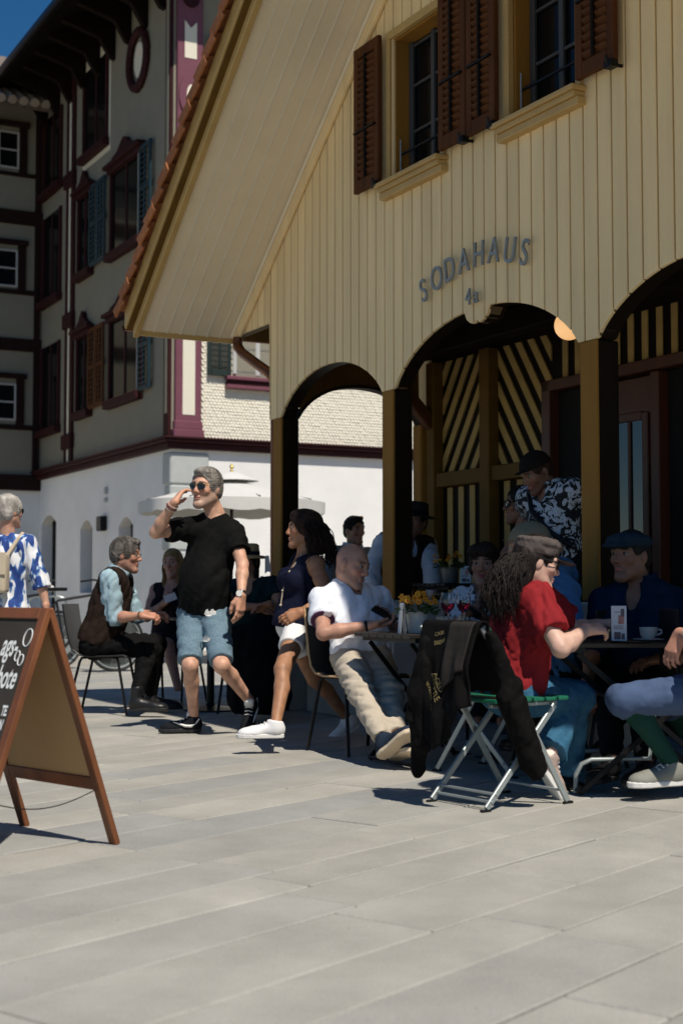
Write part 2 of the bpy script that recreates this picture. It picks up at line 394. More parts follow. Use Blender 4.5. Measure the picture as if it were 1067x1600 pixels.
# posts and their plinths
for tp in (.075, 1.815, 4.0, 5.74):
    w = .14
    MB().box(B(tp + w / 2, .085, (.87 + 2.285) / 2), (w, .14, 2.285 - .87), (AX, BX, ZX)).build('post', M_DKW2, bev=.008, **HB); MB().box(B(tp + w / 2, .006, (.87 + 2.285) / 2), (w + .004, .022, 2.285 - .872), (AX, BX, ZX)).build('post_face', M_OCH, bev=.006, **HB)
    MB().box(B(tp + w / 2 + .005, .18, .43), (.20, .42, .87), (AX, BX, ZX)).build('plinth', M_CONC, bev=.012, **HB)
for tp, z0, z1 in ((4.075, .9, 2.26),):
    MB().tube([B(tp + .008 * math.sin(i * 1.7), .0145, z0 + (z1 - z0) * i / 12) for i in range(13)], .0045, 5).build('crack', M_DKW, **HB)
MB().box(B(1.02, .30, .205), (1.25, .34, .41), (AX, BX, ZX)).build('low_wall', M_CONC, bev=.015, **HB)
# ---- porch: ceiling, beams, side arch
ND = 1.35
M_OCHD = mat('brown_ochre_frame', (.13, .07, .015), .65, spec=.12, var=.15, vscale=5)
for i in range(9):
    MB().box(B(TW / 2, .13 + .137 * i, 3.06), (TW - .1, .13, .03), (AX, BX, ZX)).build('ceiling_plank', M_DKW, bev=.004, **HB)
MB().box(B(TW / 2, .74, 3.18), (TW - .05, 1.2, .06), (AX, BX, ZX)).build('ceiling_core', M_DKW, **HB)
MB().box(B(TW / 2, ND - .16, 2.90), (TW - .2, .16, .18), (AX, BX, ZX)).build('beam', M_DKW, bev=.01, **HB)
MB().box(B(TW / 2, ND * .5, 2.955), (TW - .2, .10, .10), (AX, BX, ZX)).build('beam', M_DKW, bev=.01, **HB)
def sarc(n): u = abs(n - .74) / .56; return 2.30 + .28 * max(0, 1 - u ** 2.2) ** .7
nn = .20
while nn < ND - .08:
    n1 = min(nn + .105, ND - .05); cs = [nn + .003 + (n1 - nn - .006) * i / 4 for i in range(5)]
    MB().prism([(c, sarc(c)) for c in cs] + [(cs[-1], 3.04), (cs[0], 3.04)], lambda u, w, d: B(d, u, w), .12, .15).build('side_board', M_OCHD, bev=.003, **HB); nn = n1
cs = [.17 + (1.14) * i / 30 for i in range(31)]
MB().prism([(c, sarc(c) - .012) for c in cs] + [(c, sarc(c) + .01) for c in cs[::-1]], lambda u, w, d: B(d, u, w), .08, .19).build('side_arch_lining', M_DKW2, **HB)
MB().box(B(.16, ND - .02, 1.15), (.13, .13, 2.3), (AX, BX, ZX)).build('side_post', M_OCH, bev=.01, **HB)
MB().bar(B(.30, ND - .35, 2.62), B(.30, ND - .02, 2.28), .10, .10).build('bracket', M_SHUT, bev=.01, **HB)
# ---- porch back wall
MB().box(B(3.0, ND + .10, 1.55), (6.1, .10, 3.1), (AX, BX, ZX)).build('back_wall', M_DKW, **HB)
for i in range(3): MB().box(B(-.04 + .04 + .085 * i, ND + .02, 1.5), (.082, .03, 3.0), (AX, BX, ZX)).build('side_board', M_TAN, bev=.003, **HB)
def bx(name, t0, t1, z0, z1, n0, n1, m, bev=.006): return MB().box(B((t0 + t1) / 2, (n0 + n1) / 2, (z0 + z1) / 2), (t1 - t0, n1 - n0, z1 - z0), (AX, BX, ZX)).build(name, m, bev=bev, **HB)
bx('wall_post', .25, .37, 0, 2.8, ND - .05, ND + .05, M_OCHD); bx('mullion', 1.035, 1.17, 0, 2.8, ND - .05, ND + .05, M_OCHD)
bx('rail', .37, 1.035, 1.77, 1.885, ND - .03, ND + .05, M_OCHD); bx('rail', 1.17, 1.86, 1.77, 1.885, ND - .03, ND + .05, M_OCHD)
bx('rail', .37, 1.035, .5, .6, ND - .03, ND + .05, M_OCHD); bx('rail', 1.17, 1.86, .5, .6, ND - .03, ND + .05, M_OCHD)
bx('door_frame', 1.86, 1.96, 0, 2.44, ND - .06, ND + .05, M_RED)
def clip(poly, t0, t1, z0, z1):
    for ax, lim, sg in ((0, t0, 1), (0, t1, -1), (1, z0, 1), (1, z1, -1)):
        out = []
        for i in range(len(poly)):
            p, q = poly[i], poly[(i + 1) % len(poly)]; dp, dq = (p[ax] - lim) * sg, (q[ax] - lim) * sg
            if dp >= 0: out.append(p)
            if dp * dq < 0: s = dp / (dp - dq); out.append((p[0] + (q[0] - p[0]) * s, p[1] + (q[1] - p[1]) * s))
        poly = out
        if len(poly) < 3: return []
    return poly
for t0, t1, sg in ((.375, 1.03, 1), (1.175, 1.855, -1)):
    # diagonal strips
    k = -12
    while k < 14:
        z = 1.9 + k * .235; dz = .95 * sg * 1.0
        poly = [(t0, z), (t1, z + dz * (t1 - t0) * 1.55), (t1, z + .112 + dz * (t1 - t0) * 1.55), (t0, z + .112)]
        if sg < 0: poly = [(t0, z + 1.0), (t1, z + 1.0 + dz * (t1 - t0) * 1.55), (t1, z + 1.112 + dz * (t1 - t0) * 1.55), (t0, z + 1.112)]
        poly = clip(poly, t0, t1, 1.89, 2.80); k += 1
        if len(poly) >= 3: MB().prism(poly, lambda u, w, d: B(u, d, w), ND + .036, ND + .049).build('diagonal_strip', M_STRO, **HB)
    n_ = 4
    for i in range(n_):
        c = t0 + (t1 - t0) * (i + .62) / n_
        bx('upright_strip', c - .037, c + .037,   .6, 1.765, ND + .036, ND + .049, M_STRO, .003)
# doors and transom
bx('door_lintel', 1.86, 6.0, 2.36, 2.44, ND - .06, ND + .05, M_RED)
for i in range(14):
    c = 2.02 + .145 * i
    if .0 < abs(c - 2.55) < .04: continue
    bx('transom_strip', c - .03, c + .03, 2.45, 2.79, ND + .036, ND + .049, M_STRO, .003)
bx('door_dark_panel', 1.965, 2.50, 0, 2.35, ND + .02, ND + .049, M_VOID, 0)  # black sheet on the solid wall, painted as the darkness of a doorway
door = bx('door', 2.58, 3.03, 0, 2.34, ND - .01, ND + .049, M_RED)
M_DGL = mat('door_glass', (.02, .025, .025), .03, var=0, spec=1.0)
bx('glass_pane', 2.66, 2.93, .35, 2.06, ND - .02, ND - .012, M_DGL, 0)
for tt in (2.63, 2.955): bx('glazing_bar', tt - .03, tt + .03, .3, 2.1, ND - .03, ND - .011, M_RED)
bx('glazing_bar', 2.785, 2.815, .35, 2.05, ND - .035, ND - .021, M_RED)
for zz in (.32, 2.08): bx('glazing_bar', 2.661, 2.924, zz - .03, zz + .03, ND - .03, ND - .011, M_RED)
bx('door_frame', 3.05, 3.13, 0, 2.35, ND - .06, ND + .05, M_RED)
bx('door_dark_panel', 3.14, 4.3, 0, 2.35, ND + .02, ND + .049, M_VOID, 0)
bx('door_frame', 4.31, 4.40, 0, 2.35, ND - .06, ND + .05, M_RED)
# ---- globe lamp
lp = W(889, 508, 8.55)
lamp = empty('globe_lamp', lp, label='lit round cream globe lamp under the porch ceiling by the right post', cat='lamp')
M_GLOBE = mat('lit_globe', (.9, .75, .5), .4, var=0, emit=((1.0, .52, .20), .7))
MB().lathe([(.09 * math.sin(math.pi * i / 16), -.09 * math.cos(math.pi * i / 16)) for i in range(17)], n=28).build('globe', M_GLOBE, lamp, smooth=True)
MB().lathe([(0, .125), (.055, .12), (.075, .085), (.05, .078)], n=24).build('fitting', M_WHITEF, lamp, smooth=True)
MB().tube([(0, 0, .11), (0, 0, 3.05 - lp[2])], .012, 8).build('stem', M_IRON, lamp)
# ---- house body and roof
bx('side_wall', -.05, .05, 0, 3.1, ND + .2, 7, M_TAN, 0); bx('side_wall', TW - .05, TW + .05, 0, 3.1, ND, 7, M_TAN, 0); bx('rear_wall', 0, TW, 0, 3.1, 6.9, 7, M_TAN, 0)
up = nrm_s = None
for sgn in (0, 1):
    T = (lambda x: x) if sgn == 0 else (lambda x: TW - x)
    sd = nsl = None
    # boards under the front overhang
    for i in range(7):
        n0 = -.83 + .1165 * i
        MB().add([B(T(tt), nn_, rake(tt) + dz) for dz in (.0, .018) for nn_ in (n0 + .003, n0 + .1135) for tt in (EAVE, TW / 2)], [(0, 1, 3, 2), (4, 6, 7, 5), (0, 4, 5, 1), (2, 3, 7, 6), (0, 2, 6, 4), (1, 5, 7, 3)]).build('soffit_board', M_SOF, bev=.004, **HB)
    for i in range(1, 7): MB().add([B(T(tt), nn_, rake(tt) + dz) for dz in (-.007, .004) for nn_ in (-.83 + .1165 * i - .005, -.83 + .1165 * i + .005) for tt in (EAVE, TW / 2)], [(0, 1, 3, 2), (4, 6, 7, 5), (0, 4, 5, 1), (2, 3, 7, 6), (0, 2, 6, 4), (1, 5, 7, 3)]).build('soffit_bead', M_BEAD, **HB)
    def slab_(name, n0, n1, d0, d1, m, t0=EAVE, t1=TW / 2, bev=0.0):
        return MB().add([B(T(tt), nn_, rake(tt) + dz) for dz in (d0, d1) for nn_ in (n0, n1) for tt in (t0, t1)], [(0, 1, 3, 2), (4, 6, 7, 5), (0, 4, 5, 1), (2, 3, 7, 6), (0, 2, 6, 4), (1, 5, 7, 3)]).build(name, m, bev=bev, **HB)
    slab_('roof_deck', -.93, 7.2, .03, .10, M_OCHD, EAVE - .03); slab_('roof_tiles', -.90, 7.2, .17, .24, M_TILE, EAVE - .10)
    slab_('roof_batten', -.86, 7.1, .11, .165, M_DKW, EAVE - .02)
    slab_('inner_barge_board', -.885, -.835, -.045, .085, M_SILL, EAVE - .02, bev=.006); slab_('outer_barge_board', -.948, -.908, .05, .205, M_SILL, EAVE - .05, bev=.006)
    slab_('wall_batten', -.035, -.004, -.16, -.05, M_TAN, EAVE + .06, bev=.006); slab_('wall_bead', -.05, -.003, -.045, -.008, M_SOF, EAVE + .04, bev=.012)
    MB().box(B(T(EAVE - .012), -.42, rake(EAVE) - .012), (.03, .86, .05), (AX, BX, ZX)).build('eave_board', M_SILL, bev=.004, **HB)
    # verge tiles, one by one
    slope = nrm(AX * (1 if sgn == 0 else -1) + ZX * SLP); upv = nrm(np.cross(slope, BX)); upv = upv if upv[2] > 0 else -upv
    me0 = None; s = 0.0; Ls = (TW / 2 - EAVE + .12) * math.sqrt(1 + SLP ** 2)
    base = B(T(EAVE - .11), -.965, rake(EAVE - .11) + .205)
    while s < Ls:
        if me0 is None:
            mb = MB(); prof = [(-.05, -.055), (-.05, .03), (-.03, .05), (.02, .058), (.10, .045), (.16, .03), (.16, .015), (.02, .03), (-.028, .02), (-.03, -.055)]
            mb.prism(prof, lambda u, w, d: slope * d * 1.0 + BX * u + upv * (w + .048 * (1 - d / .21)), -.0, .215)
            ob = mb.build('verge_tile', M_TILE, bev=.004); me0 = ob.data; bpy.data.objects.remove(ob)
        o = bpy.data.objects.new('verge_tile', me0); COL.objects.link(o); o.parent = house; o.location = Vector(base + slope * s - O + upv * rnd.uniform(-.004, .004) + BX * rnd.uniform(-.006, .006)); s += .185
# gutter and downpipe on the left eave
g = MB(); gp = []
MB().add([B(EAVE - .10 + .055 * math.cos(a_), nn_, rake(EAVE) + .06 + .055 * math.sin(a_)) for nn_ in (-.93, 6.8) for a_ in [math.pi + math.pi * i / 8 for i in range(9)]], [(i, i + 1, i + 10, i + 9) for i in range(8)]).build('gutter', M_COP, **HB)
pp = [B(EAVE - .10, .02, 3.07), B(EAVE - .07, -.01, 2.98), B(EAVE + .02, -.02, 2.90)]
P_ = [W(372, 527, 11.75), W(371, 540, 11.75), W(378, 551, 11.7), W(398, 566, 11.5), W(420, 582, 11.32), W(428, 592, 11.3), W(431, 606, 11.3)]
P_ += [np.array([P_[-1][0], P_[-1][1], z]) for z in (2.3, 1.5, .6, .02)]
MB().tube(P_, .042, 12).build('downpipe', M_COP, smooth=True, **HB)
# ---- gable windows with louvred shutters
def bxf(name, t0, t1, z0, z1, n0, n1, m, par, bev=.004): return MB().box(B((t0 + t1) / 2, (n0 + n1) / 2, (z0 + z1) / 2), (t1 - t0, n1 - n0, z1 - z0), (AX, BX, ZX)).build(name, m, parent=par, origin=O, bev=bev)
def gable_window(t0, t1):
    z0, z1 = 3.70, 4.70; w = bxf('window', t0 + .03, t1 - .03, z0 + .03, z1 - .03, .155, .165, M_PANE, house, 0)
    for a_, b_, c_, d_ in ((t0 - .05, t0, z0, z1), (t1, t1 + .05, z0, z1), (t0 - .05, t1 + .05, z1, z1 + .055)): bxf('casing', a_, b_, c_, d_, -.022, .02, M_SILL, w)
    for a_, b_, c_, d_ in ((t0 - .02, t0 + .012, z0 - .03, z1), (t1 - .012, t1 + .02, z0 - .03, z1), (t0 + .012, t1 - .012, z1 - .012, z1 + .02), (t0 + .012, t1 - .012, z0 - .04, z0 + .004)): bxf('reveal', a_, b_, c_, d_, .022, .155, M_OCH, w)
    tm = (t0 + t1) / 2
    for a_, b_ in ((t0 + .012, t0 + .06), (tm - .022, tm + .022), (t1 - .06, t1 - .012)): bxf('sash', a_, b_, z0 + .01, z1 - .012, .125, .15, M_GSASH, w)
    for zz in (z0 + .03, z0 + .36, z0 + .68, z1 - .04): bxf('glazing_bar', t0 + .06, t1 - .06, zz - .009, zz + .009, .132, .15, M_GSASH, w)
    MB().bar(B(t0 + .01, .06, z0 + .2), B(t1 - .01, .06, z0 + .2), .014, .014).build('guard_rail', M_IRON, w, O)
    MB().tube([B(t0 + .03, .05, z0 + .08), B(t0 + .03, .05, z0 + .30)], .006, 6).build('stay_hook', M_STEEL, w, O)
    s = MB(); a_, b_ = t0 - .085, t1 + .075
    s.box(B((a_ + b_) / 2, -.035, 3.685), (b_ - a_, .13, .03), (AX, BX, ZX)); s.box(B((a_ + b_) / 2, -.028, 3.654), (b_ - a_ - .03, .10, .032), (AX, BX, ZX)); s.box(B((a_ + b_) / 2, -.018, 3.615), (b_ - a_ - .01, .08, .046), (AX, BX, ZX))
    s.build('sill', M_SILL, w, O, bev=.005)
    return w
for h in HOLES: gable_window(h[0] + .02, h[1] - .02)
def shutter(t0, t1, name='shutter'):
    z0, z1 = 3.715, 4.745; n0, n1 = -.075, -.04
    s = bxf(name, t0, t0 + .06, z0, z1, n0, n1, M_SHUT, house)
    bxf('stile', t1 - .06, t1, z0, z1, n0, n1, M_SHUT, s); bxf('top_rail', t0 + .06, t1 - .06, z1 - .075, z1, n0, n1, M_SHUT, s); bxf('bottom_rail', t0 + .06, t1 - .06, z0, z0 + .085, n0, n1, M_SHUT, s)
    tm = (t0 + t1) / 2; bxf('centre_bar', tm - .012, tm + .012, z0 + .085, z1 - .075, n0 - .014, n0 + .004, M_DKW, s)
    me = None; zz = z0 + .11
    while zz < z1 - .09:
        if me is None:
            o = MB().box((0, 0, 0), (t1 - t0 - .12, .011, .062), (AX, BX * math.cos(.75) + ZX * math.sin(.75), ZX * math.cos(.75) - BX * math.sin(.75))).build('louvre', M_SHUT, s, bev=.002); me = o.data
        else: o = bpy.data.objects.new('louvre', me); COL.objects.link(o); o.parent = s
        o.location = Vector(B(tm, -.056, zz) - O); zz += .047
    MB().bar(B(t0 + .03, n0 - .01, z0 + .42), B(t1 - .03, n0 - .01, z0 + .42), .02, .012).build('strap', M_IRON, s, O)
    d = MB(); d.box(B(t1 - .02, n0 + .0, z0 - .012), (.06, .05, .04), (AX, BX, ZX)); d.tube([B(t1 - .02, -.0, z0 - .01), B(t1 - .02, -.1, z0 - .01), B(t1 - .02, -.11, z0 + .03)], .01, 6); d.build('holdback', M_IRON, s, O)
    return s
for a_, b_ in ((1.535, 1.885), (2.655, 2.97), (2.98, 3.29), (4.07, 4.40)): shutter(a_, b_)
# ---- lettering
def text3d(name, s, size, place, m, parent=None, origin=O, depth=.012, shear=0.0, squeeze=1.0, label=None):
    cu = bpy.data.curves.new(name, 'FONT'); cu.body = s; cu.size = size; cu.align_x = 'CENTER'; cu.extrude = depth / 2; cu.shear = shear; cu.offset = -.0
    ob = bpy.data.objects.new(name, cu); COL.objects.link(ob)
    dg = bpy.context.evaluated_depsgraph_get(); me = bpy.data.meshes.new_from_object(ob.evaluated_get(dg)); bpy.data.objects.remove(ob)
    me.materials.clear(); me.materials.append(m)
    for vt in me.vertices:
        p = place(vt.co.x * squeeze, vt.co.y, vt.co.z); vt.co = Vector([float(c) for c in (p - origin)])
    me.update(); o = link(name, me, parent); return o
sign = empty('wall_lettering', B(2.99, -.03, 2.8), label='brushed metal SODAHAUS letters in an arc with 4a below', cat='sign'); SO = B(2.99, -.03, 2.8)
for ch, tc, zc in zip('SODAHAUS', (2.433, 2.59, 2.735, 2.895, 3.055, 3.21, 3.37, 3.512), (2.800, 2.846, 2.874, 2.893, 2.900, 2.890, 2.855, 2.812)):
    def pl(x, y, z, tc=tc, zc=zc, th_=(tc - 2.99) * .55):
        return B(tc + x * math.cos(th_) + y * math.sin(th_), -.034 - z, zc - x * math.sin(th_) + y * math.cos(th_))
    text3d('letter', ch, .222, pl, M_STEEL, sign, SO, .014, squeeze=.80)
for ch, tc in (('4', 2.938), ('a', 3.023)):
    text3d('numeral' if ch == '4' else 'letter', ch, .145, lambda x, y, z, tc=tc: B(tc + x, -.034 - z, 2.682 + y), M_STEEL, sign, SO, .014, squeeze=.85)
# ================================================================== OLD TOWN HOUSE behind: a long shaded side (going left) and a sunlit end (going right)
_r = ray(268, 685); CB = C0 + _r * ((3.3 - CAMH) / _r[2]); CB[2] = 0
def Lw(p, d, z): return CB - AX * p - BX * d + ZX * z       # p along the shaded side, d out of it
def Rw(q, d, z): return CB + BX * q + AX * d + ZX * z       # q along the sunlit end, d out of it
th_ = empty('town_house', CB, label='tall white and cream town house with purple trim behind the cafe', cat='house')
TB = dict(parent=th_, origin=CB)
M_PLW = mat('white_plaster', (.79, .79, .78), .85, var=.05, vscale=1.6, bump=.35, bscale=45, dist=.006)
M_PLC = mat('shade_toned_cream', (.245, .228, .178), .85, var=.06, vscale=3, bump=.15, bscale=50)  # cream toned down: darkness under the eaves is put into the colour
M_PUR = mat('purple_trim', (.165, .055, .08), .5, var=.08, vscale=5)
M_MAR = mat('maroon_trim', (.036, .009, .010), .6, spec=.15, var=.15, vscale=5)
M_SHN = mat('cream_shingle', (.74, .70, .585), .7, var=.08, vscale=20, obvar=.0)
M_CRM = mat('cream_inlay', (.74, .70, .58), .6, var=.03)
M_GRN = mat('dark_green_shutter', (.018, .028, .024), .45, var=.15)
M_TEAL = mat('teal_shutter', (.008, .032, .045), .45, var=.15)
M_QUO = mat('grey_quoin', (.43, .455, .45), .85, var=.05, bump=.15, bscale=60)
M_ROOFD = mat('old_roof_tile', (.16, .13, .11), .85, var=.3, vscale=10, bump=.3, bscale=40)
def lbx(name, p0, p1, d0, d1, z0, z1, m, par=None, bev=.01): return MB().box(Lw((p0 + p1) / 2, (d0 + d1) / 2, (z0 + z1) / 2), (p1 - p0, d1 - d0, z1 - z0), (-AX, -BX, ZX)).build(name, m, parent=par or th_, origin=CB, bev=bev)
def rbx(name, q0, q1, d0, d1, z0, z1, m, par=None, bev=.01): return MB().box(Rw((q0 + q1) / 2, (d0 + d1) / 2, (z0 + z1) / 2), (q1 - q0, d1 - d0, z1 - z0), (BX, AX, ZX)).build(name, m, parent=par or th_, origin=CB, bev=bev)
# --- wall bodies: ground floor with real openings on the shaded side
GW = [(6.06, 7.05, 0, 2.42), (3.85, 4.55, .9, 2.22), (1.72, 2.44, 1.35, 2.18)]   # door, two cellar windows
ps = sorted([.25] + [q for g_ in GW for q in g_[:2]] + [7.25]); lowmb = MB()
for i in range(len(ps) - 1):
    hit = [g_ for g_ in GW if g_[0] - .01 <= ps[i] and ps[i + 1] <= g_[1] + .01]
    for z0, z1 in ([(0, 3.14)] if not hit else [(0, hit[0][2]), (hit[0][3], 3.14)]):
        if z1 - z0 > .01: lowmb.box(Lw((ps[i] + ps[i + 1]) / 2, -.15, (z0 + z1) / 2), (ps[i + 1] - ps[i], .3, z1 - z0), (-AX, -BX, ZX))
lowmb.build('shaded_ground_wall', M_PLW, **TB)
for k, g_ in enumerate(GW):
    lbx('door' if k == 0 else 'cellar_window', g_[0], g_[1], -.26, -.22, g_[2], g_[3], M_VOID if k == 0 else M_PANE, bev=0)
    c_ = [(g_[0] + (g_[1] - g_[0]) * i / 8) for i in range(9)]
    arc = [(p, g_[3] - .16 + .16 * math.sin(math.pi * i / 8)) for i, p in enumerate(c_)]
    MB().prism([(g_[0], g_[3])] + arc + [(g_[1], g_[3])], lambda u, w, d: Lw(u, d, w), -.2, -.002).build('arch_head', M_PLW, **TB)
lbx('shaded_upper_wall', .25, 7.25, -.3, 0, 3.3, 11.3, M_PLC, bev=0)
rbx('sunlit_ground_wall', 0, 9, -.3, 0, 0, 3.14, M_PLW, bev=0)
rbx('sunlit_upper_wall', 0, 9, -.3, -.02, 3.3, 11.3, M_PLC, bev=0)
rbx('house_core', .4, 8.9, -8, -.4, .0, 11.2, M_VOID, bev=0)
# --- cornice between ground and upper floors
for z0, z1, d in ((3.14, 3.24, .10), (3.24, 3.29, .17), (3.29, 3.32, .20)):
    lbx('cornice', -d, 7.25, -.05, d, z0, z1, M_MAR, bev=.012); rbx('cornice', -d + .001, 9, -.05, d - .001, z0 + .001, z1 + .001, M_MAR, bev=.012)
# --- quoins
for i in range(6):
    z0 = .02 + i * .515; wq = .62 if i % 2 else .50
    rbx('quoin', -.028, wq, -.1, .03, z0, z0 + .495, M_QUO, bev=.02); lbx('quoin', -.02, .32 if i % 2 else .24, -.1, .029, z0 + .002, z0 + .493, M_QUO, bev=.02)
# --- pilaster on the corner
pil = rbx('pilaster', .04, .47, -.05, .06, 3.33, 11.2, M_PUR)
rbx('pilaster_base', .0, .51, -.05, .10, 3.325, 3.45, M_PUR, pil); rbx('pilaster_base', .02, .49, -.05, .08, 3.451, 3.58, M_PUR, pil)
for z0, z1 in ((3.68, 5.05), (5.35, 8.1), (9.35, 9.95)):
    MB().prism([(.155, z0), (.36, z0), (.36, z1), (.2575, z1 - .11), (.155, z1)], lambda u, w, d: Rw(u, d, w), .045, .066).build('inlay', M_CRM, pil, CB)
oval = [(.2575 + .20 * math.cos(a_), 8.75 + .34 * math.sin(a_)) for a_ in [2 * math.pi * i / 24 for i in range(24)]]
MB().prism(oval, lambda u, w, d: Rw(u, d, w), .05, .09).build('pilaster_scroll', M_PUR, pil, CB)
MB().prism([(.2575 + (x - .2575) * .38, 8.75 + (z - 8.75) * .5) for x, z in oval], lambda u, w, d: Rw(u, d, w), .08, .098).build('inlay', M_CRM, pil, CB)
MB().lathe([(.0, .1), (.13, .1), (.13, .0)], Rw(.2575, .0, 10.3), 20, axis=(BX, ZX, AX)).build('rosette', M_MAR, pil, CB)
pl2 = lbx('side_pilaster', .03, .25, -.05, .05, 3.33, 11.2, M_MAR)
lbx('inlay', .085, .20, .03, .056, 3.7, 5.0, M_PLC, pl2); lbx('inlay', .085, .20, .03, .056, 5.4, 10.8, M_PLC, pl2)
# --- shingles on the sunlit end: thousands of little pointed shingles, one surface
v_ = []; f_ = []; zr = 3.34; k = 0
while zr < 7.4:
    q = .50 + (.0285 if k % 2 else 0)
    while q < 5.4:
        if not (1.0 < q < 1.95 and 4.30 < zr < 5.9):
            b0 = len(v_); j = rnd.uniform(-.003, .003); w_ = .054
            for (x, z, d) in ((q, zr + .10, .002), (q, zr + .02, .019 + j), (q + w_ * .5, zr, .021 + j), (q + w_, zr + .02, .019 + j), (q + w_, zr + .10, .002), (q + w_ * .5, zr + .10, .002)): v_.append(Rw(q + (x - q), d - .02, z))
            f_ += [(b0, b0 + 1, b0 + 2, b0 + 5), (b0 + 5, b0 + 2, b0 + 3, b0 + 4)]
            q += w_ + .003
        else: q += .057
    zr += .048; k += 1
so_ = MB(); so_.v = [tuple(map(float, x)) for x in v_]; so_.f = f_; so_.m = [0] * len(f_)
tag(so_.build('shingles', M_SHN, **TB), kind='stuff')
# --- sunlit window with its dark green shutters
M_CURT = mat('net_curtain', (.55, .57, .57), .9, var=.12, vscale=14)
M_CLRG = mat('clear_pane', (.30, .34, .36), .06, var=.25, vscale=3, spec=.8)
def sun_window(q0, q1, z0, z1):
    w = rbx('window', q0 - .03, q1 + .03, -.09, -.07, z0 - .03, z1 + .03, M_CLRG, bev=0)
    for a_, b_ in ((q0 - .03, q0 + .04), (q1 - .04, q1 + .03)): rbx('window_frame', a_, b_, -.07, .03, z0, z1, M_WHITEF, w)
    qm = (q0 + q1) / 2; rbx('mullion', qm - .04, qm + .04, -.07, -.01, z0, z1, M_WHITEF, w)
    for zz in (z0 + .05, z0 + .42, z0 + .85): rbx('glazing_bar', q0 + .04, q1 - .04, -.068, -.02, zz - .025, zz + .025, M_WHITEF, w)
    rbx('sill', q0 - .16, q1 + .16, -.05, .11, z0 - .10, z0 - .04, M_PUR, w); rbx('sill', q0 - .14, q1 + .14, -.05, .07, z0 - .18, z0 - .10, M_MAR, w); rbx('sill', q0 - .16, q1 + .16, -.05, .10, z0 - .24, z0 - .18, M_PUR, w)
    for a_, b_ in ((q0 - .47, q0 - .07), (q1 + .07, q1 + .47)):
        s = rbx('shutter', a_, a_ + .06, .04, .075, z0 - .05, z1, M_GRN)
        rbx('stile', b_ - .06, b_, .04, .075, z0 - .05, z1, M_GRN, s)
        for c0, c1 in ((z0 - .05, z0 + .06), (z0 + .62, z0 + .70), (z1 - .08, z1)): rbx('rail', a_ + .06, b_ - .06, .041, .074, c0, c1, M_GRN, s)
        rbx('centre_bar', (a_ + b_) / 2 - .02, (a_ + b_) / 2 + .02, .045, .085, z0 + .06, z1 - .08, M_GRN, s)
        zz = z0 + .1
        while zz < z1 - .1:
            MB().box(Rw((a_ + b_) / 2, .055, zz), (b_ - a_ - .12, .05, .012), (BX, nrm(AX + ZX * .55 * -1), nrm(ZX + AX * .55))).build('louvre', M_GRN, s, CB); zz += .085
    return w
sun_window(1.05, 1.9, 4.38, 5.85); sun_window(1.05, 1.9, 8.3, 9.8); sun_window(4.2, 5.05, 4.38, 5.85)
# --- shaded side: windows, carved heads, teal shutters
def ped(p0, p1, z, par, hgt=.34):
    lbx('window_head', p0, p1, -.02, .16, z, z + .07, M_MAR, par); lbx('window_head', p0 + .06, p1 - .06, -.02, .10, z - .09, z, M_MAR, par)
    n_ = 14; top = []
    for i in range(n_ + 1):
        u = i / n_; e = math.sin(math.pi * u) ** .8; top.append((p0 + .12 + (p1 - p0 - .24) * u, z + .07 + hgt * (.35 * e + .5 * math.exp(-((u - .5) / .14) ** 2) + .09 * abs(math.sin(u * 17)))))
    MB().prism([(p0 + .12, z + .068)] + top + [(p1 - .12, z + .068)], lambda u, w, d: Lw(u, d, w), .0, .09).build('carved_crest', M_MAR, par, CB, bev=.01)
def shade_window(p0, p1, z0, z1, sh, ms, head=True, hh=.34):
    w = lbx('window', p0, p1, -.02, .012, z0, z1, M_PANE, bev=0)
    for a_, b_ in ((p0 - .07, p0), (p1, p1 + .07)): lbx('window_frame', a_, b_, -.02, .06, z0, z1, M_MAR, w)
    pm = (p0 + p1) / 2; lbx('mullion', pm - .03, pm + .03, -.01, .03, z0, z1, M_MAR, w)
    lbx('sill', p0 - .12, p1 + .12, -.02, .14, z0 - .14, z0, M_MAR, w)
    if head: ped(p0 - .18, p1 + .18, z1, w, hh)
    for a_, b_ in sh:
        s = lbx('shutter', a_, a_ + .06, .05, .09, z0 - .03, z1 - .02, ms); lbx('stile', b_ - .06, b_, .05, .09, z0 - .03, z1 - .02, ms, s)
        for c0, c1 in ((z0 - .03, z0 + .06), ((z0 + z1) / 2 - .04, (z0 + z1) / 2 + .04), (z1 - .1, z1 - .02)): lbx('rail', a_ + .06, b_ - .06, .051, .089, c0, c1, ms, s)
        lbx('centre_bar', (a_ + b_) / 2 - .02, (a_ + b_) / 2 + .02, .051, .095, z0 + .06, z1 - .1, ms, s)
        zz = z0 + .1
        while zz < z1 - .12:
            MB().box(Lw((a_ + b_) / 2, .068, zz), (b_ - a_ - .12, .05, .012), (-AX, nrm(-BX - ZX * .55), nrm(ZX - BX * .55))).build('louvre', ms, s, CB); zz += .09
    return w
for z0, z1 in ((4.22, 5.68), (6.80, 8.30)):
    shade_window(4.02, 4.72, z0, z1, [(3.55, 3.98), (3.12, 3.53)], M_SHUT if z0 < 5 else M_TEAL)
    w = shade_window(1.42, 2.86, z0, z1, [(.82, 1.36)], M_TEAL)
    lbx('open_sash', 1.46, 1.50, .0, .05, z0 + .03, z1 - .03, M_WHITEF, w)
    shade_window(5.95, 7.05, z0 - .1, z1 + .1, [], M_TEAL, False)
shade_window(3.2, 4.45, 8.95, 10.55, [], M_TEAL, False); shade_window(5.95, 7.05, 8.9, 10.4, [], M_TEAL, False)
lbx('window_surround', 3.05, 4.62, -.01, .010, 8.72, 10.75, M_CRM, bev=0)
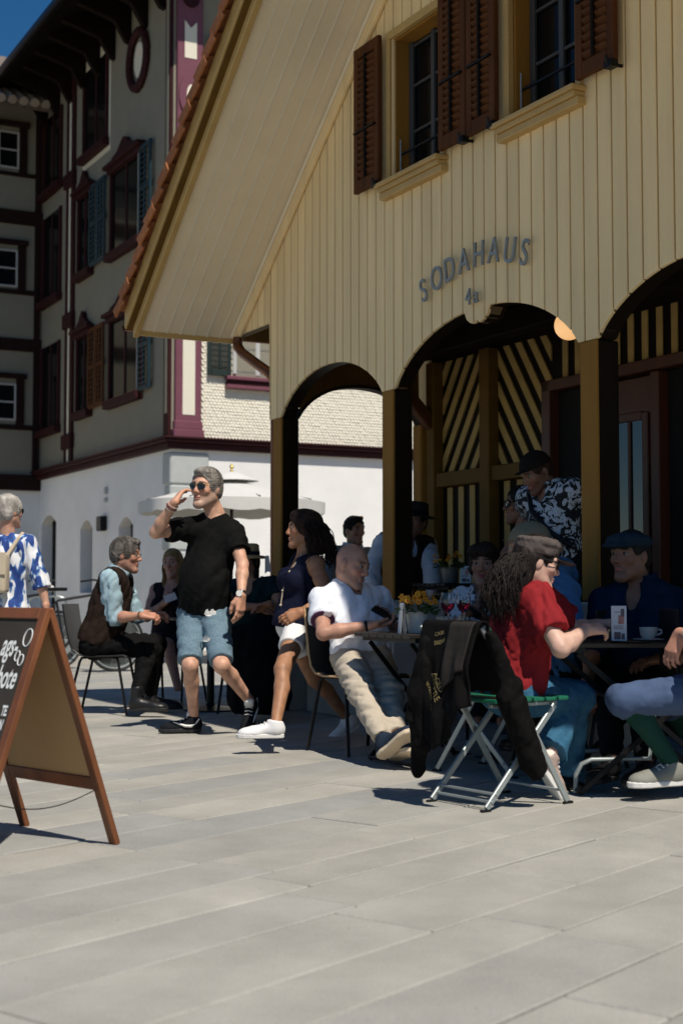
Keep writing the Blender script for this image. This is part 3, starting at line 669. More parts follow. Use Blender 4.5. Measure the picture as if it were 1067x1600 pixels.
lbx('upright_band', 5.02, 5.20, -.02, .05, 3.33, 11.2, M_MAR); lbx('upright_band', 5.42, 5.52, -.02, .045, 3.33, 11.2, M_MAR); lbx('band_inlay', 5.205, 5.415, -.02, .02, 3.34, 11.2, M_CRM)
for z_ in (3.6, 5.9, 8.6): lbx('band_boss', 4.98, 5.56, -.02, .09, z_, z_ + .28, M_MAR)
# carved oval wreath
ov = MB(); NV = 40
for i in range(NV):
    a_ = 2 * math.pi * i / NV; rr = 1 + .10 * math.sin(i * 2.1)
    ov.lathe([(0, -.06), (.075 * rr, -.03), (.085 * rr, .02), (.05, .06), (0, .07)], Lw(1.55 + .42 * math.cos(a_) * 1.0, .04, 9.82 + .47 * math.sin(a_)), 8, axis=(AX, ZX, -BX))
ov.build('oval_wreath', M_MAR, smooth=True, **TB)
MB().prism([(1.55 + .22 * math.cos(2 * math.pi * i / 24), 9.82 + .3 * math.sin(2 * math.pi * i / 24)) for i in range(24)], lambda u, w, d: Lw(u, d, w), -.01, .03).build('oval_panel', M_CRM, **TB)
# wall lamp, vent
lbx('wall_lamp', 3.04, 3.30, .0, .12, 1.98, 2.24, M_IRON, bev=.02); lbx('wall_vent', 3.02, 3.10, .0, .05, 2.62, 2.74, M_QUO); lbx('wall_vent', 3.02, 3.10, .0, .05, 2.48, 2.56, M_QUO)
# eaves: boarded overhang, brackets, gutter, roof
zE = 11.2
MB().prism([(0, zE), (1.15, zE - .42), (1.15, zE - .36), (0, zE + .10)], lambda u, w, d: Lw(d, u, w), -1.2, 9.0).build('eave', M_DKW, **TB)
for i in range(9):
    p_ = .35 + i * .82
    MB().prism([(0, zE - .95), (.10, zE - .92), (.30, zE - .6), (.95, zE - .42), (.95, zE - .33), (0, zE - .06)], lambda u, w, d: Lw(d, u, w), p_, p_ + .12).build('eave_bracket', M_DKW, bev=.01, **TB)
MB().prism([(1.15, zE - .44), (1.28, zE - .44), (1.28, zE - .28), (1.15, zE - .28)], lambda u, w, d: Lw(d, u, w), -1.2, 9.0).build('gutter', M_IRON, bev=.03, **TB)
MB().prism([(1.2, zE - .27), (-3.6, zE + 3.4), (-3.6, zE + 3.25), (1.2, zE - .42 + .06)], lambda u, w, d: Lw(d, u, w), -1.2, 9.0).build('roof', M_ROOFD, **TB)
MB().prism([(0, zE), (.9, zE - .25), (.9, zE - .18), (0, zE + .1)], lambda u, w, d: Rw(d, u, w), 0, 9).build('eave', M_DKW, **TB)
M_WBR = mat('dark_wing_timber', (.020, .009, .008), .7, spec=.12, var=.2)
# ================================================================== WING beyond the inner corner, facing the square
PW = 7.24
wg = empty('timbered_wing', Lw(PW, 0, 0), label='shaded cream wing with dark timber bands and small white windows, far left', cat='house'); WO = Lw(PW, 0, 0)
def wbx(name, q0, q1, d0, d1, z0, z1, m, par=None, bev=.01): return MB().box(WO + BX * (q0 + q1) / 2 + AX * (d0 + d1) / 2 + ZX * (z0 + z1) / 2, (q1 - q0, d1 - d0, z1 - z0), (BX, AX, ZX)).build(name, m, parent=par or wg, origin=WO, bev=bev)
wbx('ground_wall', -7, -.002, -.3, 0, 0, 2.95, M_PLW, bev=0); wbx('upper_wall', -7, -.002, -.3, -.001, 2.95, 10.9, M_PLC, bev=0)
for z0, z1, d in ((2.93, 3.24, .12), (5.72, 5.97, .06), (8.28, 8.56, .06), (4.14, 4.24, .04), (6.86, 6.96, .04), (9.25, 9.33, .04)): wbx('timber_band', -7, -.003, -.02, d, z0, z1, M_WBR)
for q_ in (-.16, -2.3, -4.5): wbx('timber_post', q_, q_ + .12, -.02, .055, 3.25, 10.8, M_WBR)
for q_ in (-.92, -2.9, -4.8):
    for z0, z1 in ((4.32, 5.06), (7.0, 7.75), (9.4, 10.15)):
        w = wbx('window', q_, q_ + .42, -.02, .01, z0, z1, M_PANE, bev=0)
        for a_, b_ in ((q_ - .16, q_), (q_ + .42, q_ + .58)): wbx('window_casing', a_, b_, -.02, .06, z0 - .08, z1 + .12, M_WBR, w)
        wbx('window_head', q_ - .2, q_ + .62, -.02, .10, z1 + .10, z1 + .20, M_WBR, w)
        for a_, b_, c_, d_ in ((q_, q_ + .035, z0, z1), (q_ + .385, q_ + .42, z0, z1), (q_ + .035, q_ + .385, z0, z0 + .035), (q_ + .035, q_ + .385, z1 - .035, z1), (q_ + .035, q_ + .385, (z0 + z1) / 2 - .015, (z0 + z1) / 2 + .015)): wbx('sash_bar', a_, b_, .0, .03, c_, d_, M_WHITEF, w, bev=.004)
MB().prism([(.9, 10.5), (-4, 13.2), (-4, 13.0), (.9, 10.35)], lambda u, w, d: WO + AX * u + ZX * w + BX * d, -7.5, .3).build('roof', M_ROOFD, wg, WO)
for i in range(26):
    for k in range(7):
        if k < 2 or i > 12: continue
t_me = None
for k in range(3):
    for i in range(11):
        c_ = WO + AX * (.93 - .33 * k) + BX * (-.05 - .22 * i) + ZX * (10.52 + .182 * k)
        if t_me is None:
            o = MB().lathe([(.085, -.2), (.10, .2)], n=10, axis=(BX, nrm(ZX + AX * .55), nrm(-AX + ZX * .55))).build('roof_tile', mat('pale_roof_tile', (.30, .25, .21), .8, var=.2, obvar=.2), wg); t_me = o.data
        else: o = bpy.data.objects.new('roof_tile', t_me); COL.objects.link(o); o.parent = wg
        o.location = Vector(c_ - WO)
# ================================================================== PARASOL in front of the sunlit wall
PY = 18.5; pc = W(362, 735, PY); par = empty('parasol', (pc[0], pc[1], 0), label='large pale grey striped parasol in front of the white wall', cat='parasol')
M_PAR = mat('parasol_cloth', (.60, .60, .58), .8, var=.07, vscale=2, bump=.3, bscale=9); zt = float(pc[2]); ze = 1.93
M_GOLD = mat('brass', (.45, .33, .10), .35, metal=.9, var=.1)
Rp = 1.22; v_ = []; f_ = []; NS = 48; NR = 10
for i in range(NR + 1):
    for k in range(NS):
        a_ = 2 * math.pi * k / NS; u = i / NR; sc = 1 - .05 * abs(math.sin(a_ * 4)) * u; z = zt - .12 - (zt - .12 - ze - .16) * (u ** 1.12) + .012 * math.sin(u * 60)
        v_.append((Rp * u * sc * math.cos(a_), Rp * u * sc * math.sin(a_), z))
for k in range(NS):
    a_ = 2 * math.pi * k / NS; sc = 1 - .05 * abs(math.sin(a_ * 4)); v_.append((Rp * sc * math.cos(a_), Rp * sc * math.sin(a_), ze + .015 * math.cos(a_ * 16)))
for i in range(NR + 1):
    for k in range(NS): f_.append((i * NS + k, i * NS + (k + 1) % NS, (i + 1) * NS + (k + 1) % NS, (i + 1) * NS + k))
mbp = MB(); mbp.add(v_, f_); mbp.build('canopy', M_PAR, par, smooth=50.0)
MB().lathe([(.36, zt - .14), (.16, zt - .05), (.05, zt - .02), (0, zt - .02)], n=24).build('vent_cap', M_PAR, par, smooth=True)
MB().lathe([(.0, zt + .09), (.018, zt + .07), (.03, zt + .045), (.012, zt + .02), (.03, zt - .03)], n=12).build('finial', M_GOLD, par, smooth=True)
MB().tube([(0, 0, 0), (0, 0, zt - .04)], .022, 10).build('pole', M_IRON, par); MB().lathe([(.3, 0), (.3, .07), (.05, .1), (.04, .25)], n=20).build('base', M_CONC, par)
for k in range(8): a_ = math.pi / 8 + math.pi * k / 4; MB().tube([(0.03 * math.cos(a_), .03 * math.sin(a_), zt - .2), (Rp * .93 * math.cos(a_), Rp * .93 * math.sin(a_), ze + .17)], .008, 6).build('rib', M_IRON, par)
# ================================================================== PEOPLE: library
def skin_mat():
    m = bpy.data.materials.new('skin'); m.use_nodes = True; N = m.node_tree.nodes; L = m.node_tree.links; b = N['Principled BSDF']
    at = N.new('ShaderNodeAttribute'); at.attribute_name = 'tint'
    tc = N.new('ShaderNodeTexCoord'); nz = N.new('ShaderNodeTexNoise'); nz.inputs['Scale'].default_value = 24; nz.inputs['Detail'].default_value = 5; L.new(tc.outputs['Object'], nz.inputs['Vector'])
    mr = N.new('ShaderNodeMapRange'); mr.inputs['From Min'].default_value = .3; mr.inputs['From Max'].default_value = .7; mr.inputs['To Min'].default_value = .80; mr.inputs['To Max'].default_value = 1.16
    L.new(nz.outputs['Fac'], mr.inputs[0]); vm = N.new('ShaderNodeVectorMath'); vm.operation = 'SCALE'; L.new(at.outputs['Color'], vm.inputs[0]); L.new(mr.outputs[0], vm.inputs['Scale'])
    L.new(vm.outputs[0], b.inputs['Base Color']); b.inputs['Roughness'].default_value = .5; b.inputs['Specular IOR Level'].default_value = .35
    b.inputs['Subsurface Weight'].default_value = .12; b.inputs['Subsurface Radius'].default_value = (.012, .004, .002); b.inputs['Subsurface Scale'].default_value = 1.0
    n2 = N.new('ShaderNodeTexNoise'); n2.inputs['Scale'].default_value = 260; L.new(tc.outputs['Object'], n2.inputs['Vector'])
    bp = N.new('ShaderNodeBump'); bp.inputs['Strength'].default_value = .12; bp.inputs['Distance'].default_value = .002; L.new(n2.outputs['Fac'], bp.inputs['Height']); L.new(bp.outputs[0], b.inputs['Normal'])
    return m
M_SKIN = skin_mat()
def cloth(name, c, var=.14, rough=.85, bump=.35, bscale=17, **k):
    new = name not in MATS
    m = mat(name, c, rough, var=var, vscale=k.pop('vscale', 9), bump=bump, bscale=bscale, dist=k.pop('dist', .018), spec=.08, **k)
    if new:      # crease lines on top of the soft relief, and a fine weave
        N = m.node_tree.nodes; L = m.node_tree.links; bp = [n for n in N if n.type == 'BUMP'][0]; mp = [n for n in N if n.type == 'MAPPING'][0]; src = bp.inputs['Height'].links[0].from_socket
        r = N.new('ShaderNodeTexNoise'); r.noise_type = 'RIDGED_MULTIFRACTAL'; r.inputs['Scale'].default_value = 7.0; r.inputs['Detail'].default_value = 1.0; r.inputs['Distortion'].default_value = .7; L.new(mp.outputs[0], r.inputs['Vector'])
        a = N.new('ShaderNodeMath'); a.operation = 'MULTIPLY_ADD'; a.inputs[1].default_value = .6; L.new(r.outputs['Fac'], a.inputs[0]); L.new(src, a.inputs[2]); L.new(a.outputs[0], bp.inputs['Height'])
    return m
def hairmat(name, c, c2): return mat(name, c, .6, col2=c2, vscale=26, bump=.9, bscale=110, stretch=(1, 1, .3), dist=.006, spec=.15)
def on_ray(S, px, py, l, near=True):
    """the point seen at (px,py) that lies a limb's length l from the joint S"""
    r = nrm(ray(px, py)); m = np.asarray(S) - C0; b = float(m @ r); disc = l * l - (float(m @ m) - b * b)
    if disc < 0: q = C0 + r * b; return np.asarray(S) + nrm(q - S) * min(l, np.linalg.norm(q - S))
    return C0 + r * (b - math.sqrt(disc) if near else b + math.sqrt(disc))
def frame(fwd, up):
    u = nrm(up); f = np.asarray(fwd, float); f = nrm(f - u * (f @ u)); l = np.cross(u, f); return np.array([l, f, u])
def sdf(name, fn, bb, h, mats, parent, origin, col=None, slack=.012):
    V, Q = snet(fn, bb[0], bb[1], h, slack)
    cc = None
    if col is not None: cc = col(V) if callable(col) else np.tile(np.asarray(col, float), (len(V), 1))
    return qmesh(name, V, Q, mats, parent, origin, cc)
def smax(a, b, k): h = np.maximum(k - np.abs(a - b), 0) / k; return np.maximum(a, b) + h * h * f4(k * .25)
def smin(a, b, k): return -smax(-a, -b, k)
def half(P, c, n): return ((P - np.asarray(c, f4)) @ np.asarray(n, f4)).astype(f4)
class Person:
    def __init__(s, base, label, group=None, skin=(.52, .29, .19), bulk=1.0, belly=0.0, bust=0.0, sw=.165, hw=.085):
        s.base = np.array([base[0], base[1], 0.0]); s.root = empty('person', s.base, label=label, cat='person', group=group)
        s.skin = np.asarray(skin) * np.array([.95, 1.04, 1.12]); s.bulk = bulk * .95; s.belly = belly; s.bust = bust; s.sw = sw; s.hw = hw; s.J = {}; s.parts = []; s.extra = []
    def torso(s, pel, neck, fwd, twist=0.0):
        J = s.J; J['pel'] = np.asarray(pel, float); J['neck'] = np.asarray(neck, float)
        s.A = frame(fwd, J['neck'] - J['pel']); L, Fw, U = s.A; s.H = float(np.linalg.norm(J['neck'] - J['pel']))
        L2 = nrm(L * math.cos(twist) + Fw * math.sin(twist))
        for n_, sg in (('L', 1), ('R', -1)):
            J['sh' + n_] = J['neck'] - U * .055 * s.H / .5 + L2 * sg * s.sw - Fw * .005; J['hip' + n_] = J['pel'] - U * .03 + L * sg * s.hw
        return s
    def arm(s, side, el, wr, near=(True, True), l1=.285, l2=.255):
        J = s.J; J['el' + side] = on_ray(J['sh' + side], el[0], el[1], l1, near[0]) if len(el) == 2 else np.asarray(el, float)
        J['wr' + side] = on_ray(J['el' + side], wr[0], wr[1], l2, near[1]) if len(wr) == 2 else np.asarray(wr, float); return s
    def leg(s, side, kn, an, near=(True, True), l1=.43, l2=.41):
        J = s.J; J['kn' + side] = on_ray(J['hip' + side], kn[0], kn[1], l1, near[0]) if len(kn) == 2 else np.asarray(kn, float)
        J['an' + side] = on_ray(J['kn' + side], an[0], an[1], l2, near[1]) if len(an) == 2 else np.asarray(an, float); return s
    # ---- distance-field pieces
    def t_prims(s, f=0.0):
        J, b, H = s.J, s.bulk, s.H; L, Fw, U = s.A; p = J['pel']; r = H / .5
        out = [EL(p + U * H * .66, (.160 * b + f, .108 * b + f, .175 * r + f), s.A, .06),
               EL(p + U * H * .30 + Fw * (.012 + .045 * s.belly), (.142 * b + f + .02 * s.belly, .100 * b + f + .035 * s.belly, .155 * r + f), s.A, .09),
               EL(p + U * H * .02, (.160 * b + f, .112 * b + f, .125 * r + f), s.A, .09)]
        for sd, sg in (('L', 1), ('R', -1)):
            out.append(RC(J['neck'] - U * .045 * r + L * sg * .05, J['sh' + sd], .055 * b + f, .054 * b + f, .05))
            if s.bust: out.append(EL(p + U * H * .60 + Fw * (.088 * b) + L * sg * .075, (.062 + f, .058 * s.bust + f, .062 + f), s.A, .035))
        return out
    def a_prims(s, sd, f=0.0, up=True, low=True, m=1.0):
        J = s.J; a, e, w = J['sh' + sd], J['el' + sd], J['wr' + sd]; b = .5 + .5 * s.bulk; out = []
        if up: out += [RC(a, a + (e - a) * .45, .053 * b * m + f, .047 * b * m + f, .03), RC(a + (e - a) * .45, e, .047 * b * m + f, .038 * b * m + f, .02)]
        if low: out += [RC(e, e + (w - e) * .33, .038 * b * m + f, .040 * b * m + f, .02), RC(e + (w - e) * .33, w, .040 * b * m + f, .0255 * m + f, .02)]
        return out
    def l_prims(s, sd, f=0.0, up=True, low=True, flare=0.0, m=1.0):
        J = s.J; h, k, a = J['hip' + sd], J['kn' + sd], J['an' + sd]; b = .45 + .55 * s.bulk; out = []
        if up: out += [RC(h, k, .081 * b * m + f, .053 * b * m + f * (1 + flare), .04)]
        if low:
            sh = nrm(a - k); th = nrm(k - h); bk = th - sh * (th @ sh); bk = -nrm(bk) * .016 if np.linalg.norm(bk) > .05 else -s.A[1] * .016
            c = k + (a - k) * .32 + bk
            out += [RC(k, c,   .047 * b * m + f, .048 * b * m + f, .02), RC(c, a, .048 * b * m + f * (1 + flare), .031 * m + f * (1 + flare * 2.2), .02)]
        return out
    def body(s, h=.011):
        """one continuous skin surface: trunk, limbs and neck"""
        J = s.J; pr = s.t_prims()
        pr += [RC(J['neck'] - s.A[2] * .04, J['neck'] + (s.hc - J['neck']) * .55, .058, .052, .03)] if hasattr(s, 'hc') else []
        for sd in 'LR':
            if 'el' + sd in J: pr += s.a_prims(sd)
            if 'kn' + sd in J: pr += s.l_prims(sd)
        V, Q = snet(lambda P: union(pr, P), *bounds(pr), h, .02)
        C = np.tile(s.skin, (len(V), 1)); s.parts.append((V, Q, C)); return s
    def head(s, c, fwd, up=(0, 0, 1), size=1.0, beard=None, brow=(.05, .035, .025), lips=(.42, .15, .12), wide=1.0, h=.0036, jaw=1.0, stub=.75, cheeks=.1):
        s.hc = np.asarray(c, float); s.hA = frame(fwd, up); s.hs = size * .96
        J = s.J; X = .93 * wide
        pr = [EL((0, -.012, .035), (.074 * X, .093, .083)), EL((0, .012, -.03), (.059 * X, .078, .084), k=.05)]
        for q in (-1, 1):
            pr += [RC((q * .047 * X, -.005, -.05), (q * .012, .068, -.098), .024 * jaw, .020, .03), EL((q * .041 * X, .060, -.016), (.022, .02, .02), k=.02),
                   RC((0, .079, .033), (q * .046, .066, .030), .0115, .010, .018), EL((q * .012, .096, -.026), (.009, .011, .008), k=.008)]
        pr += [EL((0, .077, -.100), (.023, .018, .017), k=.02), RC((0, .083, .024), (0, .106, -.020), .0075, .0115, .012),
               EL((0, .089, -.053), (.023, .011, .0065), k=.006), EL((0, .087, -.065), (.020, .011, .008), k=.006)]
        ears = [EL((q * .0785 * X, -.010, -.002), (.011, .021, .032), k=.006) for q in (-1, 1)]
        nk = nrm((s.hA @ (J['neck'] - s.hc)) / s.hs) * np.linalg.norm(J['neck'] - s.hc) / s.hs if 'neck' in J else np.array([0, -.05, -.17])
        neck = RC((0, -.028, -.05), nk * .98, .050, .056 * max(1, s.bulk * .95), .03)
        def fn(P):
            d = union(pr, P)
            for q in (-1, 1):
                e = np.sqrt(((P - np.array([q * .031, .101, .012], f4)) ** 2).sum(1)) - f4(.0165); d = smax(d, -e, .012)
            d = np.maximum(d, -prim(RC((-.022, .103, -.0585), (.022, .103, -.0585), .0035, .0035), P))
            d = union([('x', d)] + ears, P) if False else d
            for e in ears: d = smin(d, prim(e, P).astype(f4), .008)
            d = smin(d, prim(neck, P).astype(f4), .03)
            for q in (-1, 1): d = np.minimum(d, np.sqrt(((P - np.array([q * .031, .0745, .012], f4)) ** 2).sum(1)) - f4(.0135))
            return d.astype(f4)
        lo, hi = bounds(pr + ears + [neck], .02)
        V, Q = snet(fn, lo, hi, h / s.hs, .015)
        C = np.tile(s.skin, (len(V), 1)); x, y, z = V.T; ax = np.abs(x)
        def mix(mask, c):
            mask = np.clip(mask, 0, 1)[:, None]; C[:] = C * (1 - mask) + np.asarray(c) * mask
        if cheeks: mix(cheeks * 4 * np.exp(-((ax - .04) / .022) ** 2 - ((z + .02) / .025) ** 2) * (y > .03), s.skin * np.array([1.1, .75, .7])); mix(.5 * np.exp(-(x / .014) ** 2 - ((z + .02) / .014) ** 2) * (y > .09), s.skin * np.array([1.1, .78, .72]))
        if beard is not None:
            bm = np.clip((-.026 - z - .45 * np.clip(.05 - ax, 0, .05) * (z > -.075)) / .022, 0, 1) * np.clip((y + .012) / .03, 0, 1) * (z > -.128) * (.72 + .28 * np.sin(x * 900) * np.sin(z * 1100 + y * 700))
            up_ = ((z > -.052) & (ax < .012) & (y > .1)); mo = np.exp(-(x / .020) ** 2 - ((z + .058) / .006) ** 2) * (y > .085)
            side = np.clip((ax - .052) / .008, 0, 1) * ((z < .02) & (z > -.07) & (y > .0) & (y < .035))
            mix(np.maximum(bm, side * .8) * stub * (1 - mo) * (~up_), beard)
        mix(1.2 * np.exp(-(x / .020) ** 2 - ((z + .059) / .009) ** 4) * (y > .082), lips)
        mix(1.3 * np.exp(-((ax - .032) / .019) ** 4 - ((z - .0345 + (ax - .03) * .12) / .0048) ** 4) * (y > .04), brow)
        ed = np.sqrt((ax - .031) ** 2 + (y - .0745) ** 2 + (z - .012) ** 2); em = (ed < .0150) & (np.abs(z - .012) < .0068) & (y > .07)
        mix(em.astype(float), (.22, .205, .19)); mix((em & (np.abs(ax - .031) < .006)).astype(float), (.03, .02, .015))
        mix(((ed < .0165) & (z > .0175) & (z < .021) & (y > .075)).astype(float) * .8, s.skin * .35)
        s.parts.append((s.hc + (V * s.hs) @ s.hA, Q, C)); return s
    def hw_(s, p): return s.hc + (np.asarray(p, float) * s.hs) @ s.hA      # head-local to world
    def hand(s, side, fdir, pdir, curl=(.35, .45, .35), thumb=.5, size=1.0, spread=1.0, bend=0.0, wr=None):
        """fdir = where the fingers point, pdir = where the palm faces"""
        J = s.J; w = J['wr' + side] if wr is None else np.asarray(wr); f = nrm(fdir); n = np.asarray(pdir, float); n = nrm(n - f * (n @ f))
        t = np.cross(f, n) * (1 if side == 'R' else -1)      # towards the thumb
        e = J.get('el' + side, w - f * .2); pr = [RC(w + nrm(e - w) * .06, w, .0285, .026, .02)]
        def pt(a, b, c): return w + (f * a + t * b + n * c) * size
        offs = (.030, .0105, -.0105, -.030); lens = (.072, .080, .074, .058)
        for i in range(4):
            k0 = pt(.088 - .004 * abs(i - 1), offs[i] * .92, 0); pr.append(RC(pt(.004, offs[i] * .55, 0), k0, .0155 * size, .0118 * size, .018))
        pr.append(EL(pt(.045, .02, .012), (.030, .022, .014), np.array([f, t, n]), .015))
        for i in range(4):
            a = 0.0; p = pt(.088 - .004 * abs(i - 1), offs[i] * .92, 0); dv = nrm(f + t * offs[i] * 3.0 * spread)
            for j in range(3):
                a += curl[j] * (1 + .12 * i); L_ = lens[i] * (.46, .30, .24)[j] * size; q = p + (dv * math.cos(a) + n * math.sin(a)) * L_
                pr.append(RC(p, q, (.0092 - .0008 * j) * size, (.0086 - .001 * j) * size, .006)); p = q
        b0 = pt(.018, .022, .006); b1 = pt(.050, .048 - .012 * thumb, .010 + .024 * thumb); b2 = pt(.082, .052 - .022 * thumb, .012 + .042 * thumb); b3 = pt(.104, .052 - .034 * thumb, .012 + .050 * thumb)
        pr += [RC(b0, b1, .0150 * size, .0115 * size, .015), RC(b1, b2, .0112 * size, .0098 * size, .008), RC(b2, b3, .0095 * size, .0075 * size, .006)]
        V, Q = snet(lambda P: union(pr, P), *bounds(pr, .01), .0034, .008)
        C = np.tile(s.skin * np.array([1.02, .95, .92]), (len(V), 1)); s.parts.append((V, Q, C)); return pt(.07, 0, .03)
    def finish(s):
        n = 0; Vs, Qs, Cs = [], [], []
        for V, Q, C in s.parts: Vs.append(V); Qs.append(Q + n); Cs.append(C); n += len(V)
        qmesh('body', np.concatenate(Vs), np.concatenate(Qs), M_SKIN, s.root, s.base, np.concatenate(Cs)); return s
    # ---- clothing
    def shirt(s, m, infl=.014, sleeve=.6, hem=.06, neck=.070, vneck=0.0, fold=.006, name='shirt', h=.0085, low=0.0, slinfl=.016, seed=1, drop=0.0, open_arm=False, cuff=None, dome=0.0, sides='LR'):
        J = s.J; L, Fw, U = s.A; tp = s.t_prims(infl); hemc = J['pel'] - U * hem; arms = []
        if drop: tp += [EL(J['pel'] - U * .06, (.165 * s.bulk + infl + drop, .12 * s.bulk + infl + drop, .16), s.A, .08)]
        for sd in sides:
            if 'el' + sd not in J or sleeve <= 0: continue
            a, e, w = J['sh' + sd], J['el' + sd], J['wr' + sd]
            if sleeve <= 1: c = a + (e - a) * sleeve; n = nrm(e - a); pr = s.a_prims(sd, slinfl, True, False); pr += [RC(a + (e - a) * max(0, sleeve - .35), c + n * .02, .050 + slinfl, .054 + slinfl, .02)] if sleeve < .8 else []
            else: c = e + (w - e) * (sleeve - 1); n = nrm(w - e); pr = s.a_prims(sd, slinfl, True, True)
            arms.append((pr, c, n, s.a_prims(sd, slinfl, True, False) if sleeve > 1 else None, sleeve))
        allp = tp + [q for a_ in arms for q in a_[0]]
        nkc = J['neck'] + U * .012 + Fw * .012
        def fn(P):
            d = union(tp, P); d = smax(d, -half(P, hemc, U), .006)
            for pr, c, n, e, sl in arms:
                da = smax(union(pr, P), half(P, c, n), .005)
                if sl > 1: da = np.minimum(da, union(e, P))
                d = smin(d, da, .035)
            if fold: d = d + folds(P, fold * 1.4, 34, seed, axis=nrm(U + L * .6), n=3) + folds(P, fold * .35, 85, seed + 9, n=4)
            d = smax(d, -half(P, hemc, U), .004)
            e = prim(EL(nkc, (neck * 1.05, neck, .075), s.A), P).astype(f4); d = smax(d, -e, .006)
            if vneck: e = prim(EL(nkc + Fw * .07 - U * (.03 + vneck * .5), (.030 + vneck * .1, .08, .04 + vneck * .55), s.A), P).astype(f4); d = smax(d, -e, .006)
            if open_arm:
                for sd in 'LR': d = smax(d, -prim(EL(J['sh' + sd] + L * (.045 if sd == 'L' else -.045) - U * .02, (.055, .085, .10), s.A), P).astype(f4), .008)
            return d.astype(f4)
        return sdf(name, fn, bounds(allp, .03), h, m, s.root, s.base)
    def trousers(s, m, infl=.014, cut=2.0, top=.10, fold=.006, name='trousers', h=.0085, flare=0.0, seed=2, axis=None, legs='LR', hip=True, hinfl=None):
        """cut: 0..1 along the thigh, 1..2 along the shin"""
        J = s.J; L, Fw, U = s.A; hinfl = min(infl, .009) if hinfl is None else hinfl; pp = [EL(J['pel'] + U * .0, (.160 * s.bulk + hinfl, .112 * s.bulk + hinfl, .135 + hinfl), s.A, .05), EL(J['pel'] + U * s.H * .25, (.142 * s.bulk + hinfl, .102 * s.bulk + hinfl + .03 * s.belly, .12), s.A, .06)] if hip else []
        lg = []
        for sd in legs:
            if 'kn' + sd not in J: continue
            h_, k, a = J['hip' + sd], J['kn' + sd], J['an' + sd]; ct = cut[0 if sd == 'L' else 1] if isinstance(cut, tuple) else cut
            if ct <= 1: c = h_ + (k - h_) * ct; n = nrm(k - h_); pr = s.l_prims(sd, infl, True, False, flare)
            else: c = k + (a - k) * (ct - 1); n = nrm(a - k); pr = s.l_prims(sd, infl, True, True, flare)
            lg.append((pr, c, n, s.l_prims(sd, infl, True, False, flare) if ct > 1 else None))
        allp = pp + [q for g_ in lg for q in g_[0]]
        def fn(P):
            d = union(pp, P) if pp else np.full(len(P), 9, f4)
            d = smax(d, half(P, J['pel'] + U * top, U), .006) if pp else d
            for pr, c, n, up_ in lg:
                dl = smax(union(pr, P), half(P, c, n), .005)
                if up_: dl = np.minimum(dl, union(up_, P))
                d = smin(d, dl, .03)
            if fold: d = d + folds(P, fold, 34, seed, axis=axis, n=3) + folds(P, fold * .35, 80, seed + 5, n=4)
            return d.astype(f4)
        return sdf(name, fn, bounds(allp, .03), h, m, s.root, s.base)
    def shoe(s, an, tdir, m, msole, up=(0, 0, 1), size=1.0, low=True, drop=.085, name='shoe', laces=None, h=.0048):
        A = frame(tdir, up); an = np.asarray(an, float); l, f, u = A; org = an - u * drop * size - f * .055 * size   # heel bottom
        def q(fx, lx, ux): return org + (f * fx + l * lx + u * ux) * size
        S_ = size; Ar = np.array([l, f, u])
        pr = [EL(q(.052, 0, .045), (.037 * S_, .050 * S_, .048 * S_), Ar, .03), RC(q(.07, 0, .055), q(.17, 0, .036), .041 * S_, .034 * S_, .03), EL(q(.205, 0, .028), (.046 * S_, .068 * S_, .036 * S_), Ar, .03), RC(q(.05, 0, .06), q(.058, 0, .088 if low else .15), .041 * S_, .043 * S_, .02)]
        def fn(P):
            d = union(pr, P); d = smax(d, -half(P, q(0, 0, .020), u), .004); d = smax(d, half(P, q(0, 0, .092 if low else .16), nrm(u - f * .15)), .006)
            return d.astype(f4)
        o = sdf(name, fn, bounds(pr, .02), h, m, s.root, s.base)
        foot = [(0.006, 0), (.012, .026), (.05, .036), (.10, .034), (.15, .041), (.20, .048), (.24, .043), (.27, .026), (.282, 0)]
        outl = foot + [(x, -y) for x, y in foot[-2:0:-1]]
        MB().prism(outl, lambda a, b, c: q(a, b, c), .0, .026).build('sole', msole, o, s.base, bev=.005)
        if laces is not None:
            lc = MB()
            for i in range(5):
                fx = .10 + .02 * i; uz = .098 - .0105 * i
                lc.tube([q(fx, -.024, uz - .007), q(fx, 0, uz + .004), q(fx, .024, uz - .007)], .0032 * S_, 6)
            lc.build('laces', laces, o, s.base)
        return o
    # ---- head things, in head-local units (x left, y forward, z up)
    def hsdf(s, name, fn, lo, hi, m, h=.0042, parent=None, slack=.012):
        V, Q = snet(fn, lo, hi, h / s.hs, slack); return qmesh(name, s.hc + (V * s.hs) @ s.hA, Q, m, parent or s.root, s.base)
    def hair(s, m, prims=(), infl=.011, line=.072, low=-.03, amp=.006, freq=150, seed=4, face=True, name='hair', h=.004, side=.0, cut=True, st=(1, 1, .4), tuft=None):
        base = [EL((0, -.014, .036), (.070 + infl, .093 + infl, .083 + infl * 1.2)), EL((0, -.04, -.01), (.070 + infl * .8, .062 + infl, .075), k=.03)]
        pr = base + list(prims)
        def fn(P):
            d = union(base, P)
            if cut:
                d = smax(d, -half(P, (0, -.02, low), (0, -.35, 1)), .012)
                # leave the face and the ears free
                d = smax(d, -prim(EL((0, .085, -.05), (.071, .085, .05 + line)), P).astype(f4), .008)
                d = smax(d, -prim(EL((0, -.002, -.02), (.2, .026 - side, .038)), P).astype(f4), .008)
            if prims: d = smin(d, union(list(prims), P), .02)
            n_ = folds(P * np.array(st, f4), amp, freq, seed, n=6) + folds(P, amp * .6, freq * .5, seed + 2)
            return (d + n_).astype(f4)
        lo, hi = bounds(pr, .03); o = s.hsdf(name, fn, lo, hi, m, h)
